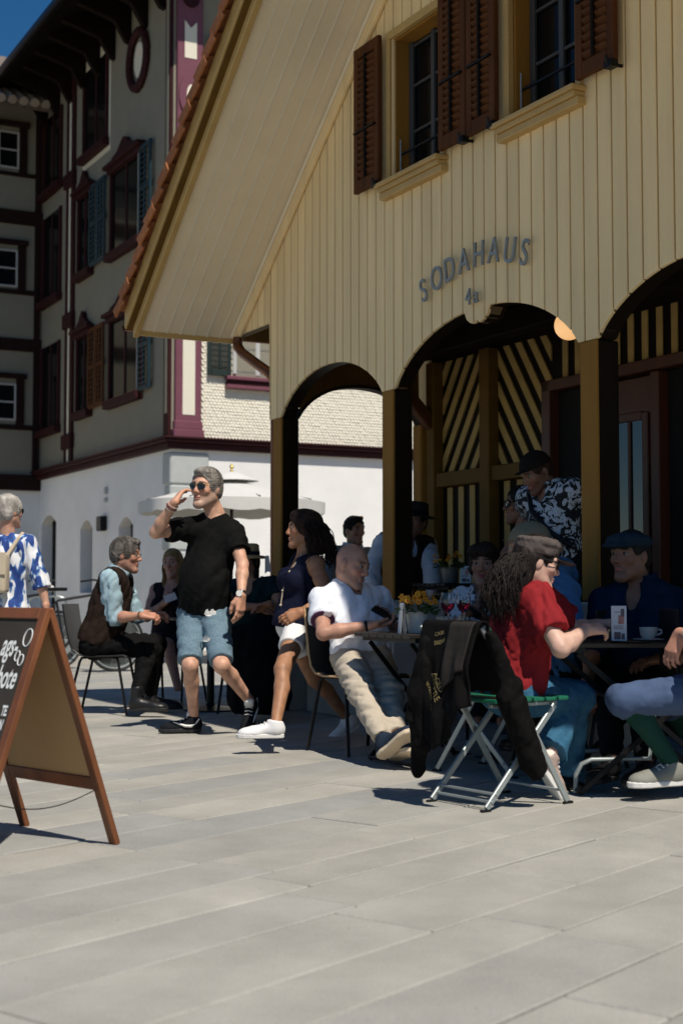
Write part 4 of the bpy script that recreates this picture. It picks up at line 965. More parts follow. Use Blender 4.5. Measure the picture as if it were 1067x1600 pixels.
        if tuft:
            n_, L_, r_, curl, flow = tuft; g = random.Random(seed); mb = MB(); c = np.array([0, -.014, .036]); R = np.array([.070 + infl, .093 + infl, .083 + infl * 1.2]); k = 0; tries = 0
            while k < n_ and tries < n_ * 20:
                tries += 1; d = nrm([g.gauss(0, 1) for _ in range(3)]); p = c + d * R
                if ((p[1] - .085) / .071) ** 2 * .7 + (p[0] / .071) ** 2 + ((p[2] + .05) / (.05 + line)) ** 2 < 1 and p[1] > 0: continue
                if p[2] - low + .35 * (-.02 - p[1]) * 0 < .0 or (abs(p[1] + .002) < .028 and p[2] < .018): continue
                pts = []; st_ = L_ * g.uniform(.6, 1.2) / 6; fd = np.asarray(flow, float) + np.array([p[0] * 6, 0, 0]) + np.array([g.gauss(0, curl) for _ in range(3)])
                for j in range(7):
                    q = c + (p - c) * (1.018 + .022 * math.sin(math.pi * j / 6) + .004 * g.random()); pts.append(s.hw_(q)); nn_ = nrm((p - c) / R ** 2); t_ = nrm(fd - nn_ * (fd @ nn_)); fd = fd + np.array([g.gauss(0, curl * .5) for _ in range(3)]); p = p + t_ * st_; p = c + (p - c) / np.linalg.norm((p - c) / R)
                mb.tube(pts, [r_ * (.7 + .5 * math.sin(math.pi * j / 6)) * s.hs for j in range(7)], 5); k += 1
            mb.build('hair_locks', m, o, s.base, smooth=60.0)
        return o
    def strands(s, m, roots, n, length, spread, wave=.012, r=.0045, seed=5, name='curls', parent=None, sides=6):
        """roots(i, rng) -> local start and direction; wavy locks hanging in world space"""
        g = random.Random(seed); mb = MB()
        for i in range(n):
            p, d = roots(i, g); p = s.hw_(p); d = nrm(np.asarray(d, float) @ s.hA); L_ = length * g.uniform(.7, 1.1); K = 14; pts = []; ph = g.random() * 6.28; fr = g.uniform(1.4, 3.2); side = nrm(np.cross(d, (g.random(), g.random(), .3)))
            for j in range(K):
                u = j / (K - 1); d = nrm(d + np.array([0, 0, -.17])); p = p + d * L_ / K
                pts.append(p + side * wave * math.sin(ph + u * fr * 6.28) * (.3 + u) + np.cross(d, side) * wave * math.cos(ph + u * fr * 6.28) * (.3 + u))
            mb.tube(pts, [r * (1 - .6 * (j / (K - 1)) ** 2) for j in range(K)], sides)
        return mb.build(name, m, parent or s.root, s.base, smooth=60.0)
    def shades(s, m_lens, m_frame, lens=(.021, .017), y=.105, z=.012, name='sunglasses', tilt=0.0, rim=.0016, temple=True):
        root = None; fr = MB()
        for q in (-1, 1):
            c = (q * .0305, y - .004, z)
            ring = [s.hw_((c[0] + lens[0] * math.cos(a) * 1.05, c[1] - .010 * (abs(c[0] + lens[0] * math.cos(a)) / .05) ** 2, c[2] + lens[1] * math.sin(a) * 1.05 - .002)) for a in [2 * math.pi * i / 20 for i in range(21)]]
            fr.tube(ring, rim, 6)
            if temple: fr.tube([s.hw_((q * .053, y - .018, z + .007)), s.hw_((q * .077, y - .045, z + .008)), s.hw_((q * .082, -.005, z + .006)), s.hw_((q * .080, -.03, z - .008))], rim, 6)
        fr.tube([s.hw_((-.010, y, z + .005)), s.hw_((0, y + .002, z + .008)), s.hw_((.010, y, z + .005))], rim, 6)
        fo = fr.build(name, m_frame, s.root, s.base)
        for q in (-1, 1):
            c = (q * .0305, y - .004, z); pts = [s.hw_((c[0] + lens[0] * math.cos(a), c[1] - .010 * (abs(c[0] + lens[0] * math.cos(a)) / .05) ** 2, c[2] + lens[1] * math.sin(a) * (1.0 if math.sin(a) < 0 else .8))) for a in [2 * math.pi * i / 20 for i in range(20)]]
            back = [p - s.hA[1] * .0015 for p in pts]; mb = MB(); mb.add(pts + back, [tuple(range(20)), tuple(range(39, 19, -1))] + [(i, i + 20, (i + 1) % 20 + 20, (i + 1) % 20) for i in range(20)]); mb.build('lens', m_lens, fo, s.base)
        return fo
    def band(s, c, ax, r, w, m, name, t=.004, parent=None):
        ax = nrm(ax); x = nrm(np.cross(ax, (.3, .5, .8))); y = np.cross(ax, x)
        return MB().lathe([(r, -w / 2), (r + t, -w / 2 * .8), (r + t, w / 2 * .8), (r, w / 2)], c, 18, axis=(x, y, ax)).build(name, m, parent or s.root, s.base, smooth=30.0)
def ball_cap(p, m, name='cap', tilt=0.0, z0=.04, visor=True):
    pr = EL((0, -.012, .040), (.086, .106, .092)); vz = EL((0, .118, z0 + .006), (.066, .066, .012))
    def fn(P):
        d = prim(pr, P).astype(f4); d = smax(d, -half(P, (0, 0, z0), nrm((0, -.12, 1))), .006)
        if visor:
            v = prim(vz, P).astype(f4); v = np.maximum(v, -half(P, (0, 0, z0 + .002), (0, -.1, 1)) ); d = smin(d, v, .012)
        return (d + folds(P, .0016, 70, 3)).astype(f4)
    return p.hsdf(name, fn, *bounds([pr, vz], .02), m, .0042)
def army_cap(p, m):
    pr = [EL((0, -.005, .092), (.092, .112, .030)), RC((0, -.012, .05), (0, -.010, .085), .088, .090, .03), EL((0, -.012, .055), (.084, .102, .04), k=.02)]; vz = EL((0, .122, .036), (.062, .058, .010))
    def fn(P):
        d = union(pr, P); d = smax(d, -half(P, (0, 0, .035), nrm((0, -.10, 1))), .006); d = smax(d, half(P, (0, 0, .118), nrm((0, -.12, 1))), .02)
        return (smin(d, prim(vz, P).astype(f4), .012) + folds(P, .004, 60, 8)).astype(f4)
    return p.hsdf('cap', fn, *bounds(pr + [vz], .03), m, .0042)
def flat_cap(p, m):
    pr = [EL((0, -.005, .070), (.094, .122, .042)), EL((0, .02, .075), (.085, .11, .034), k=.03)]; vz = EL((0, .112, .050), (.070, .050, .012))
    def fn(P):
        d = union(pr, P); d = smax(d, -half(P, (0, 0, .040), nrm((0, -.02, 1))), .008)
        return (smin(d, prim(vz, P).astype(f4), .02) + folds(P, .003, 55, 6)).astype(f4)
    return p.hsdf('flat_cap', fn, *bounds(pr + [vz], .03), m, .0042)
def brim_hat(p, m, mband, rb=.165, hc=.095, name='straw_hat', droop=.02):
    A = p.hA * p.hs; c = p.hw_((0, -.01, .045))
    o = MB().lathe([(rb, -droop), (rb, -droop + .006), (.13, .002), (.094, .006), (.092, .03), (.088, hc), (.07, hc + .012), (0, hc + .014), (0, hc), (.08, .0), (.094, -.004), (.13, -.006)], c, 32, axis=A).build(name, m, p.root, p.base, smooth=35.0)
    MB().lathe([(.0955, .008), (.0945, .036), (.0925, .036), (.0935, .008)], c, 32, axis=A).build('hat_band', mband, o, p.base, smooth=30.0); return o
def collar(p, m, name='collar', hgt=.045, r=.074, gap=.35, spread=.012, parent=None):
    c = p.J['neck'] + p.A[2] * .012; L, Fw, U = p.A; mb = MB(); n = 22; vs = []
    for k, (rr, z) in enumerate(((r - .006, .0), (r, hgt), (r + .006, hgt + .002), (r + .022, .006))):
        for i in range(n):
            a = gap + (2 * math.pi - 2 * gap) * i / (n - 1); f = math.cos(a)
            vs.append(c + (Fw * f * (rr + .006) + L * math.sin(a) * rr * 1.05) + U * (z - .022 * max(0, f) - .004))
    fs = [(k * n + i, k * n + i + 1, (k + 1) * n + i + 1, (k + 1) * n + i) for k in range(3) for i in range(n - 1)]
    mb.add(vs, fs); o = mb.build(name, m, parent or p.root, p.base, smooth=70.0)
    md = o.modifiers.new('thick', 'SOLIDIFY'); md.thickness = .004; return o
M_LENS = mat('dark_lens', (.008, .008, .009), .06, var=0, spec=.7)
M_GOLDW = mat('gold_wire', (.17, .12, .06), .3, metal=.9, var=.05)
M_BLKP = mat('black_plastic', (.008, .008, .009), .4, spec=.25, var=.1)
M_WHT = cloth('white_cotton', (.74, .74, .75), var=.04)
M_WRUB = mat('white_rubber', (.68, .67, .65), .55, var=.06)
M_BRUB = mat('black_rubber', (.015, .015, .016), .6, var=.15)
# ================================================================== PEOPLE: one by one
# --- man in a black T-shirt shading his eyes
def standing_man():
    p = Person(G(318, 1143), 'grey-haired man in black T-shirt and ripped denim shorts walking, hand raised to his sunglasses', skin=(.60, .31, .20), bulk=1.04, belly=.85, sw=.166, hw=.09)
    Y = 9.35; p.torso(W(319, 955, Y), W(338, 806, Y + .02), (-.42, -.9, .02), twist=.0)
    p.J['shR'] = W(291, 826, Y - .05); p.J['shL'] = W(364, 832, Y - .02)
    p.head(W(322, 764, Y - .04), (-.50, -.86, -.03), (.05, 0, 1), 1.15, beard=(.33, .275, .235), brow=(.10, .08, .07), stub=.6, jaw=1.1)
    p.arm('R', (243, 832), (272, 786), (True, True), .27, .25); p.arm('L', (379, 882), (377, 930), (True, True), .28, .255)
    p.leg('R', (297, 1040), (303, 1122), (True, False)); p.leg('L', (346, 1040), (391, 1097), (True, False), .43, .40)
    p.body(); J = p.J
    p.hand('R', W(300, 742, Y - .2) - J['wrR'], (.75, .45, -.25), (.25, .35, .25), .75, 1.08, .5)
    p.hand('L', (-.05, -.10, -1), (-.8, .5, 0), (.22, .30, .25), .6, 1.12, .6)
    p.finish()
    blk = cloth('black_tshirt', (.006, .0062, .0065), var=.25, bump=.3, bscale=12)
    p.shirt(blk, .016, .62, .035, .066, fold=.008, name='tshirt', seed=11, slinfl=.020)
    den = cloth('washed_denim', (.095, .16, .21), col2=(.17, .245, .30), vscale=90, bump=.25, bscale=40)
    sh = p.trousers(den, .021, .93, .075, .006, name='denim_shorts', seed=21, flare=.1)
    # rips and turned hems
    M_RIP = cloth('frayed_cotton', (.72, .71, .68), var=.12, bscale=60)
    for (x, y, w_, h_) in ((331, 957, .075, .045), (327, 997, .055, .03)):
        o = plane(x, y, W(x, y, Y - .17), (0, 1, 0)); mb = MB()
        for i in range(9):
            for j in (0, 1): pass
        n_ = 18; ring = []
        for i in range(n_): a = 2 * math.pi * i / n_; rr = 1.1 + .14 * math.sin(i * 2.7); ring.append((w_ / 2 * math.cos(a) * rr, h_ / 2 * math.sin(a) * rr))
        c = W(x, y, Y); c = c  # sits on the cloth: find the front surface
        hipk = [(J['hipL'], J['knL'])][0]; a_, b_ = hipk; t_ = np.clip((a_[2] - c[2]) / (a_[2] - b_[2]), 0, 1); ax_ = a_ + (b_ - a_) * t_; rad = (.081 + (.053 - .081) * t_) * 1.07 + .034
        def pl(u, v, d, ax_=ax_, rad=rad, c=c): 
            q = np.array([c[0] + u, 0, c[2] + v]); dx = q[0] - ax_[0]; return np.array([q[0], ax_[1] - math.sqrt(max(1e-4, rad * rad - dx * dx)) - d, q[2]])
        MB().prism(ring, pl, -.006, .004).build('rip', M_RIP, sh, p.base)
    gh = hairmat('grey_hair', (.07, .062, .055), (.36, .335, .30))
    p.hair(gh, [EL((0, .030, .098), (.060, .062, .030), k=.05)], .011, .082, -.035, .0028, 230, 7, st=(1, .3, .8), tuft=(800, .07, .0022, .16, (0, -1, .1)))
    p.shades(M_LENS, M_GOLDW, (.025, .021))
    # watch, bracelets
    w = p.band(J['wrL'] + nrm(J['elL'] - J['wrL']) * .012, J['elL'] - J['wrL'], .028, .022, mat('steel_band', (.5, .5, .48), .25, metal=1), 'watch'); MB().lathe([(.02, 0), (.02, .009), (.0, .009)], J['wrL'] + np.array([-.01, -.034, .012]), 18, axis=((1, 0, 0), (0, 0, 1), (0, -1, 0))).build('dial', mat('watch_dial', (.75, .75, .72), .2), w, p.base)
    for k in range(3):
        mb = MB(); ax = nrm(J['elR'] - J['wrR']); c = J['wrR'] + ax * (.016 + .014 * k); x = nrm(np.cross(ax, (0, 1, .2))); y = np.cross(ax, x)
        for i in range(16): a = 2 * math.pi * i / 16; mb.lathe([(0, -.006), (.0058, -.002), (.0058, .002), (0, .006)], c + (x * math.cos(a) + y * math.sin(a)) * .034, 7)
        mb.build('bead_bracelet', mat('beads%d' % k, [(.55, .42, .36), (.25, .07, .06), (.6, .5, .42)][k], .3), p.root, p.base, smooth=50.0)
    up = cloth('black_suede', (.012, .013, .017), var=.2)
    for sd, td, upv in (('R', (-1, -.1, 0), (0, 0, 1)), ('L', (-.12, -.55, -.83), (-.05, -.80, .55))):
        o = p.shoe(J['an' + sd] + np.array([0, 0, .0]), td, up, M_BRUB, upv, 1.02, laces=M_WRUB, drop=.09)
        A = frame(td, upv); l, f, u = A; org = J['an' + sd] - u * .09 - f * .055
        sidev = -l if sd == 'R' else l
        # white side stroke
        if sd == 'R': sidev = -l if (-l)[1] < l[1] else l
        mb = MB(); pts = []
        cur = [(.02, .088, .004), (.045, .055, .008), (.075, .040, .011), (.11, .042, .010), (.15, .055, .007), (.19, .068, .003)]
        for (fx, uz, r_) in cur: pts.append((org + f * fx + u * uz + sidev * (.0415 - .15 * max(0, uz - .05) ** 1.0 * .5), r_))
        mb.tube([q[0] for q in pts], [q[1] for q in pts], 6); mb.build('side_stroke', M_WRUB, o, p.base)
        tg = [(0.105, .10), (.10, .125), (.085, .15), (.06, .148), (.068, .12), (.08, .10)]
        MB().prism(tg, lambda a, b, c: org + f * a + u * b + l * c, -.03, .03).build('tongue', M_WRUB, o, p.base, bev=.008)
    return p
standing_man()
def scalp(lo=-2.6, hi=2.6, z0=-.02, z1=.09, back=True):
    def f(i, g):
        a = g.uniform(lo, hi) + math.pi; z = g.uniform(z0, z1); r = math.sqrt(max(.05, 1 - ((z - .03) / .1) ** 2))
        x, y = math.sin(a) * .083 * r, math.cos(a) * .10 * r - .012
        return (x, y, z), (x * 6, y * 4 - .15, -.2)
    return f
# --- walking woman, navy top and white shorts
def walking_woman():
    p = Person(G(470, 1158), 'dark-haired woman in navy sleeveless top and white shorts walking past the seated man', skin=(.36, .165, .085), bulk=.93, bust=.9, sw=.148, hw=.08)
    Y = 8.78; p.torso(W(462, 972, Y), W(481, 868, Y), (-.93, -.36, 0))
    p.head(W(474, 828, Y), (-.98, -.18, -.02), (0, 0, 1), .98, brow=(.03, .02, .015))
    p.arm('L', (512, 936), (470, 957), (True, True), .26, .235); p.arm('R', (462, 922), (441, 946), (False, True), .26, .235)
    p.leg('L', (441, 1046), (431, 1130), (True, True), .40, .385); p.leg('R', (492, 1062), (543, 1124), (False, False), .40, .385)
    p.body(); J = p.J
    p.hand('L', (-.8, -.2, -.35), (-.1, .9, -.3), (.3, .5, .4), .5, .92); p.hand('R', (-.25, -.3, -1), (.6, .5, -.2), (.35, .45, .4), .5, .92); p.finish()
    nv = cloth('navy_top', (.008, .010, .026), var=.2); p.shirt(nv, .012, 0, .045, .075, .05, .006, 'sleeveless_top', seed=5, open_arm=True, drop=.012)
    ws = p.trousers(cloth('white_shorts', (.74, .74, .74), var=.04, bscale=14), .013, .50, .075, .004, 'shorts', seed=6, flare=.3)
    dk = hairmat('dark_brown_hair', (.010, .006, .005), (.045, .024, .017))
    h = p.hair(dk, [RC((0, -.06, .05), (.0, -.105, -.10), .072, .066, .04), RC((.055, -.02, .02), (.062, -.05, -.13), .035, .034, .03), RC((-.055, -.02, .02), (-.062, -.05, -.13), .035, .034, .03), EL((0, .03, .105), (.06, .055, .028), k=.03)], .018, .072, -.06, .004, 120, 3, side=.03)
    p.strands(dk, scalp(-1.9, 1.9, -.05, .07), 260, .24, .1, .011, .0034, 8, 'hair_locks', h)
    p.shades(M_LENS, M_GOLDW, (.022, .016), .075, .105, 'sunglasses', temple=False)
    for k, (x, y) in enumerate(((441, 938), (441, 945))): p.band(J['wrR'] + nrm(J['elR'] - J['wrR']) * (.01 + .018 * k), J['elR'] - J['wrR'], .03, .009, M_STEEL, 'bangle')
    nk = MB(); pts = [J['neck'] + p.A[1] * .06 + p.A[0] * .05, J['neck'] + p.A[1] * .115 + p.A[0] * .05 - p.A[2] * .12, J['neck'] + p.A[1] * .135 + p.A[0] * .045 - p.A[2] * .24, J['neck'] + p.A[1] * .13 + p.A[0] * .04 - p.A[2] * .33]
    nk.tube(pts, .004, 6); 
    for q in pts[1:]: nk.lathe([(0, -.012), (.010, 0), (0, .012)], q, 8)
    nk.build('necklace', mat('pale_beads', (.5, .42, .32), .4), p.root, p.base)
    wh = mat('white_leather', (.74, .74, .75), .5, var=.03, bump=.1, bscale=60)
    p.shoe(J['anL'], (-1, -.12, 0), wh, M_WRUB, size=1.0, laces=M_WRUB); p.shoe(J['anR'], (-.85, -.35, -.55), wh, M_WRUB, (-.5, -.1, .85), size=1.0, laces=M_WRUB)
walking_woman()
# --- man in a white polo leaning back on his chair
def polo_man():
    p = Person((.10, 8.25), 'bald man in white polo and beige trousers slouched on a chair looking at his phone', skin=(.48, .235, .155), bulk=1.08, belly=.5, sw=.172)
    p.torso(W(563, 1020, 8.22), W(543, 918, 8.33), (.50, -.86, .1))
    p.J['shR'] = W(503, 938, 8.22); p.J['shL'] = W(590, 936, 8.42)
    p.head(W(550, 884, 8.27), (.78, -.55, -.42), (.30, -.05, 1), 1.10, beard=(.30, .20, .16), stub=.35, brow=(.16, .10, .07))
    p.arm('R', (505, 990), (580, 977), (True, True), .285, .265); p.arm('L', (618, 985), (606, 972), (False, True), .28, .25)
    p.leg('R', (566, 1086), (600, 1158), (True, True), .43, .40); p.leg('L', (610, 1082), (622, 1152), (True, True), .43, .40)
    p.body(); J = p.J
    p.hand('R', (.95, -.1, .12), (-.1, -.2, .95), (.3, .45, .4), .4, 1.05); p.hand('L', (-.5, -.6, .3), (-.3, .2, .9), (.35, .45, .4), .4, 1.05); p.finish()
    wp = cloth('white_polo', (.74, .77, .84), var=.03, bump=.3, bscale=12); sh = p.shirt(wp, .015, .62, .03, .064, .035, .008, 'polo_shirt', seed=15, slinfl=.022)
    collar(p, wp, parent=sh)
    L, Fw, U = p.A
    for k in range(2): MB().lathe([(0, .004), (.006, .003), (.006, 0)], J['neck'] + Fw * (.108 + .006 * k) - U * (.06 + .05 * k), 10, axis=(L, U, Fw)).build('button', M_BLKP, sh, p.base)
    p.band(J['shR'] + (J['elR'] - J['shR']) * .615, J['elR'] - J['shR'], .066, .010, cloth('navy_piping', (.10, .04, .09)), 'sleeve_trim', .004, sh)
    p.trousers(cloth('beige_trousers', (.47, .41, .33), var=.08, bump=.3, bscale=12), .022, 1.94, .09, .010, seed=31, axis=None)
    p.band(J['wrR'] + nrm(J['elR'] - J['wrR']) * .02, J['elR'] - J['wrR'], .028, .016, M_BLKP, 'watch_strap')
    br = cloth('navy_canvas_shoe', (.02, .03, .05)); tan = mat('pale_crepe_sole', (.62, .50, .36), .7, var=.12, bump=.4, bscale=50)
    p.shoe(J['anR'], (.62, -.55, .55), br, tan, (-.1, .62, .77), 1.08, drop=.08); p.shoe(J['anL'] + np.array([0, .02, -.03]), (.35, -.85, .25), br, tan, (.1, .3, .95), 1.05, drop=.085)
    c = (W(601, 968, 8.0))
    ph = empty('phone', c, label='black phone in the hands of the man in the white polo', cat='phone')
    A = frame((-.75, .2, .35), (.35, -.45, .8)); MB().box(c + np.array([.0, .0, .03]), (.075, .155, .012), A).build('case', M_BLKP, ph, c, bev=.006); MB().box(c + np.array([0, 0, .03]) + A[2] * -.0066, (.068, .145, .001), A).build('screen', M_PANE, ph, c)
polo_man()
# --- man in a brown waistcoat at the left table
def vest_man():
    p = Person((-1.76, 10.8), 'curly-haired seated man with glasses, pale blue shirt and brown waistcoat, left table', skin=(.50, .235, .15), bulk=1.04, belly=.3, sw=.165)
    Y = 10.75; p.torso(W(152, 1002, Y), W(186, 896, Y), (.98, -.12, 0))
    p.head(W(197, 868, Y), (.98, -.10, -.08), (.1, 0, 1), 1.10, beard=(.12, .09, .08), stub=.45, brow=(.05, .04, .03))
    p.arm('R', (181, 972), (222, 962), (True, True), .285, .245); p.arm('L', (215, 965), (240, 958), (False, False), .285, .245)
    p.leg('R', (243, 1012), (213, 1092), (True, True), .44, .42); p.leg('L', (250, 1006), (236, 1090), (False, False), .44, .42)
    p.body(); J = p.J; p.hand('R', (.9, .15, -.05), (0, .5, -.8), (.55, .6, .4), .7, 1.05); p.hand('L', (.9, -.1, -.1), (0, -.3, -.9), (.5, .6, .4), .7, 1.05); p.finish()
    bl = cloth('pale_blue_shirt', (.31, .44, .51), var=.12, bump=.3, bscale=12); sh = p.shirt(bl, .012, 1.12, .06, .064, .02, .009, 'shirt', seed=8, slinfl=.022); collar(p, bl, parent=sh, hgt=.042)
    vs = cloth('brown_waistcoat', (.022, .014, .011), var=.35, vscale=14); p.shirt(vs, .036, 0, .02, .075, .12, .006, 'waistcoat', seed=9, open_arm=True)
    p.trousers(cloth('black_trousers', (.006, .006, .0065), var=.3), .020, 1.96, .08, .010, seed=12)
    hm = hairmat('dark_grey_hair', (.03, .025, .022), (.17, .155, .14)); p.hair(hm, [EL((0, .025, .10), (.062, .07, .032), k=.05)], .014, .075, -.04, .006, 150, 5, st=(1, 1, 1), tuft=(900, .045, .0024, 1.0, (0, -.6, .2)))
    p.shades(thin_glass('spectacle_glass'), M_GOLDW, (.020, .014), .108, .010, 'spectacles')
    bt = mat('black_leather', (.010, .010, .011), .4, var=.2, bump=.1)
    for sd in 'RL': p.shoe(J['an' + sd], (.95, -.12 if sd == 'R' else .1, 0), bt, M_BRUB, size=1.08, low=False, name='boot')
    p.band(J['wrR'] + nrm(J['elR'] - J['wrR']) * .015, J['elR'] - J['wrR'], .028, .008, M_GOLDW, 'bracelet')
vest_man()
def blonde_woman():
    p = Person((-1.45, 11.75), 'blonde woman with long hair seated behind the standing man, holding a paper slip', skin=(.44, .22, .15), bulk=.98, bust=.9, sw=.155)
    Y = 11.75; p.torso(W(266, 1000, Y), W(270, 914, Y), (-.35, -.93, 0)); p.head(W(270, 881, Y), (-.25, -.95, -.05), (-.08, 0, 1), 1.02, brow=(.12, .07, .04), h=.0045)
    p.arm('R', (229, 965), (257, 942), (True, True), .26, .235); p.leg('R', (263, 1008), (278, 1075), (True, True)); p.leg('L', (300, 1006), (305, 1080), (True, True)); p.body(.013); J = p.J
    p.hand('R', (.6, -.3, .5), (-.3, -.5, .3), (.6, .7, .5), .8, .95); p.finish()
    p.shirt(cloth('black_vest', (.012, .011, .013)), .012, 0, .05, .08, .09, .005, 'vest_top', .011, open_arm=True); p.trousers(cloth('mauve_skirt', (.03, .018, .022)), .03, .72, .08, .006, 'skirt', .012)
    hm = hairmat('blonde_hair', (.15, .085, .03), (.34, .22, .10)); hr = p.hair(hm, [RC((.06, -.01, .03), (.07, .02, -.18), .030, .026, .03), RC((-.06, -.01, .03), (-.07, .02, -.18), .030, .026, .03), RC((0, -.07, .03), (0, -.08, -.15), .06, .06, .03)], .012, .072, -.06, .003, 170, 3, side=.03)
    p.strands(hm, lambda i, g: ((g.choice((-1, 1)) * g.uniform(.05, .08), g.uniform(-.03, .05), g.uniform(-.03, .03)), (0, .05, -1)), 110, .34, .1, .006, .003, 4, 'hair_locks', hr)
    c = W(266, 934, Y - .35); sl = empty('paper_slip', c, label='small white paper slip in the hand of the blonde woman', cat='paper'); A = frame((.3, -.9, .2), (-.4, .1, .9)); MB().box(c, (.10, .002, .06), A).build('sheet', M_WHT, sl, c)
blonde_woman()
def hat_woman():
    p = Person((-.75, 10.75), 'seated woman in dark teal top and straw hat behind the standing man', skin=(.34, .165, .10), bulk=1.05, bust=.9, sw=.165)
    Y = 10.75; p.torso(W(397, 998, Y), W(392, 908, Y), (-.25, -.96, 0)); p.head(W(386, 878, Y), (-.4, -.9, -.1), (0, 0, 1), 1.02, h=.0045)
    p.arm('L', (441, 952), (421, 944), (True, True), .26, .235); p.arm('R', (352, 948), (400, 948), (True, True), .26, .235)
    p.leg('L', (420, 1005), (425, 1085), (True, True)); p.leg('R', (375, 1005), (385, 1088), (True, True)); p.body(.013); J = p.J
    p.hand('L', (-.9, -.2, -.15), (0, -.3, -.9), (.3, .4, .3), .5, .95); p.hand('R', (.8, -.3, -.1), (0, -.3, -.9), (.3, .4, .3), .5, .95); p.finish()
    p.shirt(cloth('dark_teal_top', (.006, .022, .026)), .016, .5, .06, .072, .05, .007, 'top', .011, seed=4)
    L, Fw, U = p.A; kn = (J['knL'] + J['knR']) / 2; an = (J['anL'] + J['anR']) / 2
    pr = [RC(J['hipL'], J['knL'], .12, .11, .05), RC(J['hipR'], J['knR'], .12, .11, .05), RC(J['knL'], J['anL'], .10, .14, .08), RC(J['knR'], J['anR'], .10, .14, .08), RC(kn, an, .12, .17, .1)]
    sdf('skirt', lambda P: (np.maximum(union(pr, P), -(P[:, 2] - f4(.06))) + folds(P, .012, 30, 4, axis=(0, 0, 1))).astype(f4), bounds(pr), .013, cloth('black_skirt', (.005, .005, .0055)), p.root, p.base)
    hm = hairmat('black_hair', (.006, .005, .005), (.022, .018, .016)); p.hair(hm, [RC((.05, -.03, .0), (.065, .0, -.18), .035, .035, .03), RC((-.05, -.03, .0), (-.065, .0, -.18), .035, .035, .03), RC((0, -.06, 0), (0, -.08, -.16), .06, .06, .03)], .012, .07, -.06, .004, 120, 2, side=.03)
    o = brim_hat(p, mat('straw', (.36, .26, .13), .85, var=.2, vscale=60, bump=.5, bscale=120), cloth('navy_ribbon', (.012, .014, .03)), .135, .085)
    MB().prism([(0, 0), (.03, 0), (.05, -.13), (.02, -.12), (.0, -.14)], lambda a, b, c_: p.hw_((.075, -.11, .05)) + np.array([a + .02, c_, b]), 0, .003).build('ribbon_tail', M_WHT, o, p.base)
    p.band(J['wrL'] + nrm(J['elL'] - J['wrL']) * .01, J['elL'] - J['wrL'], .027, .008, M_GOLDW, 'bracelet')
hat_woman()
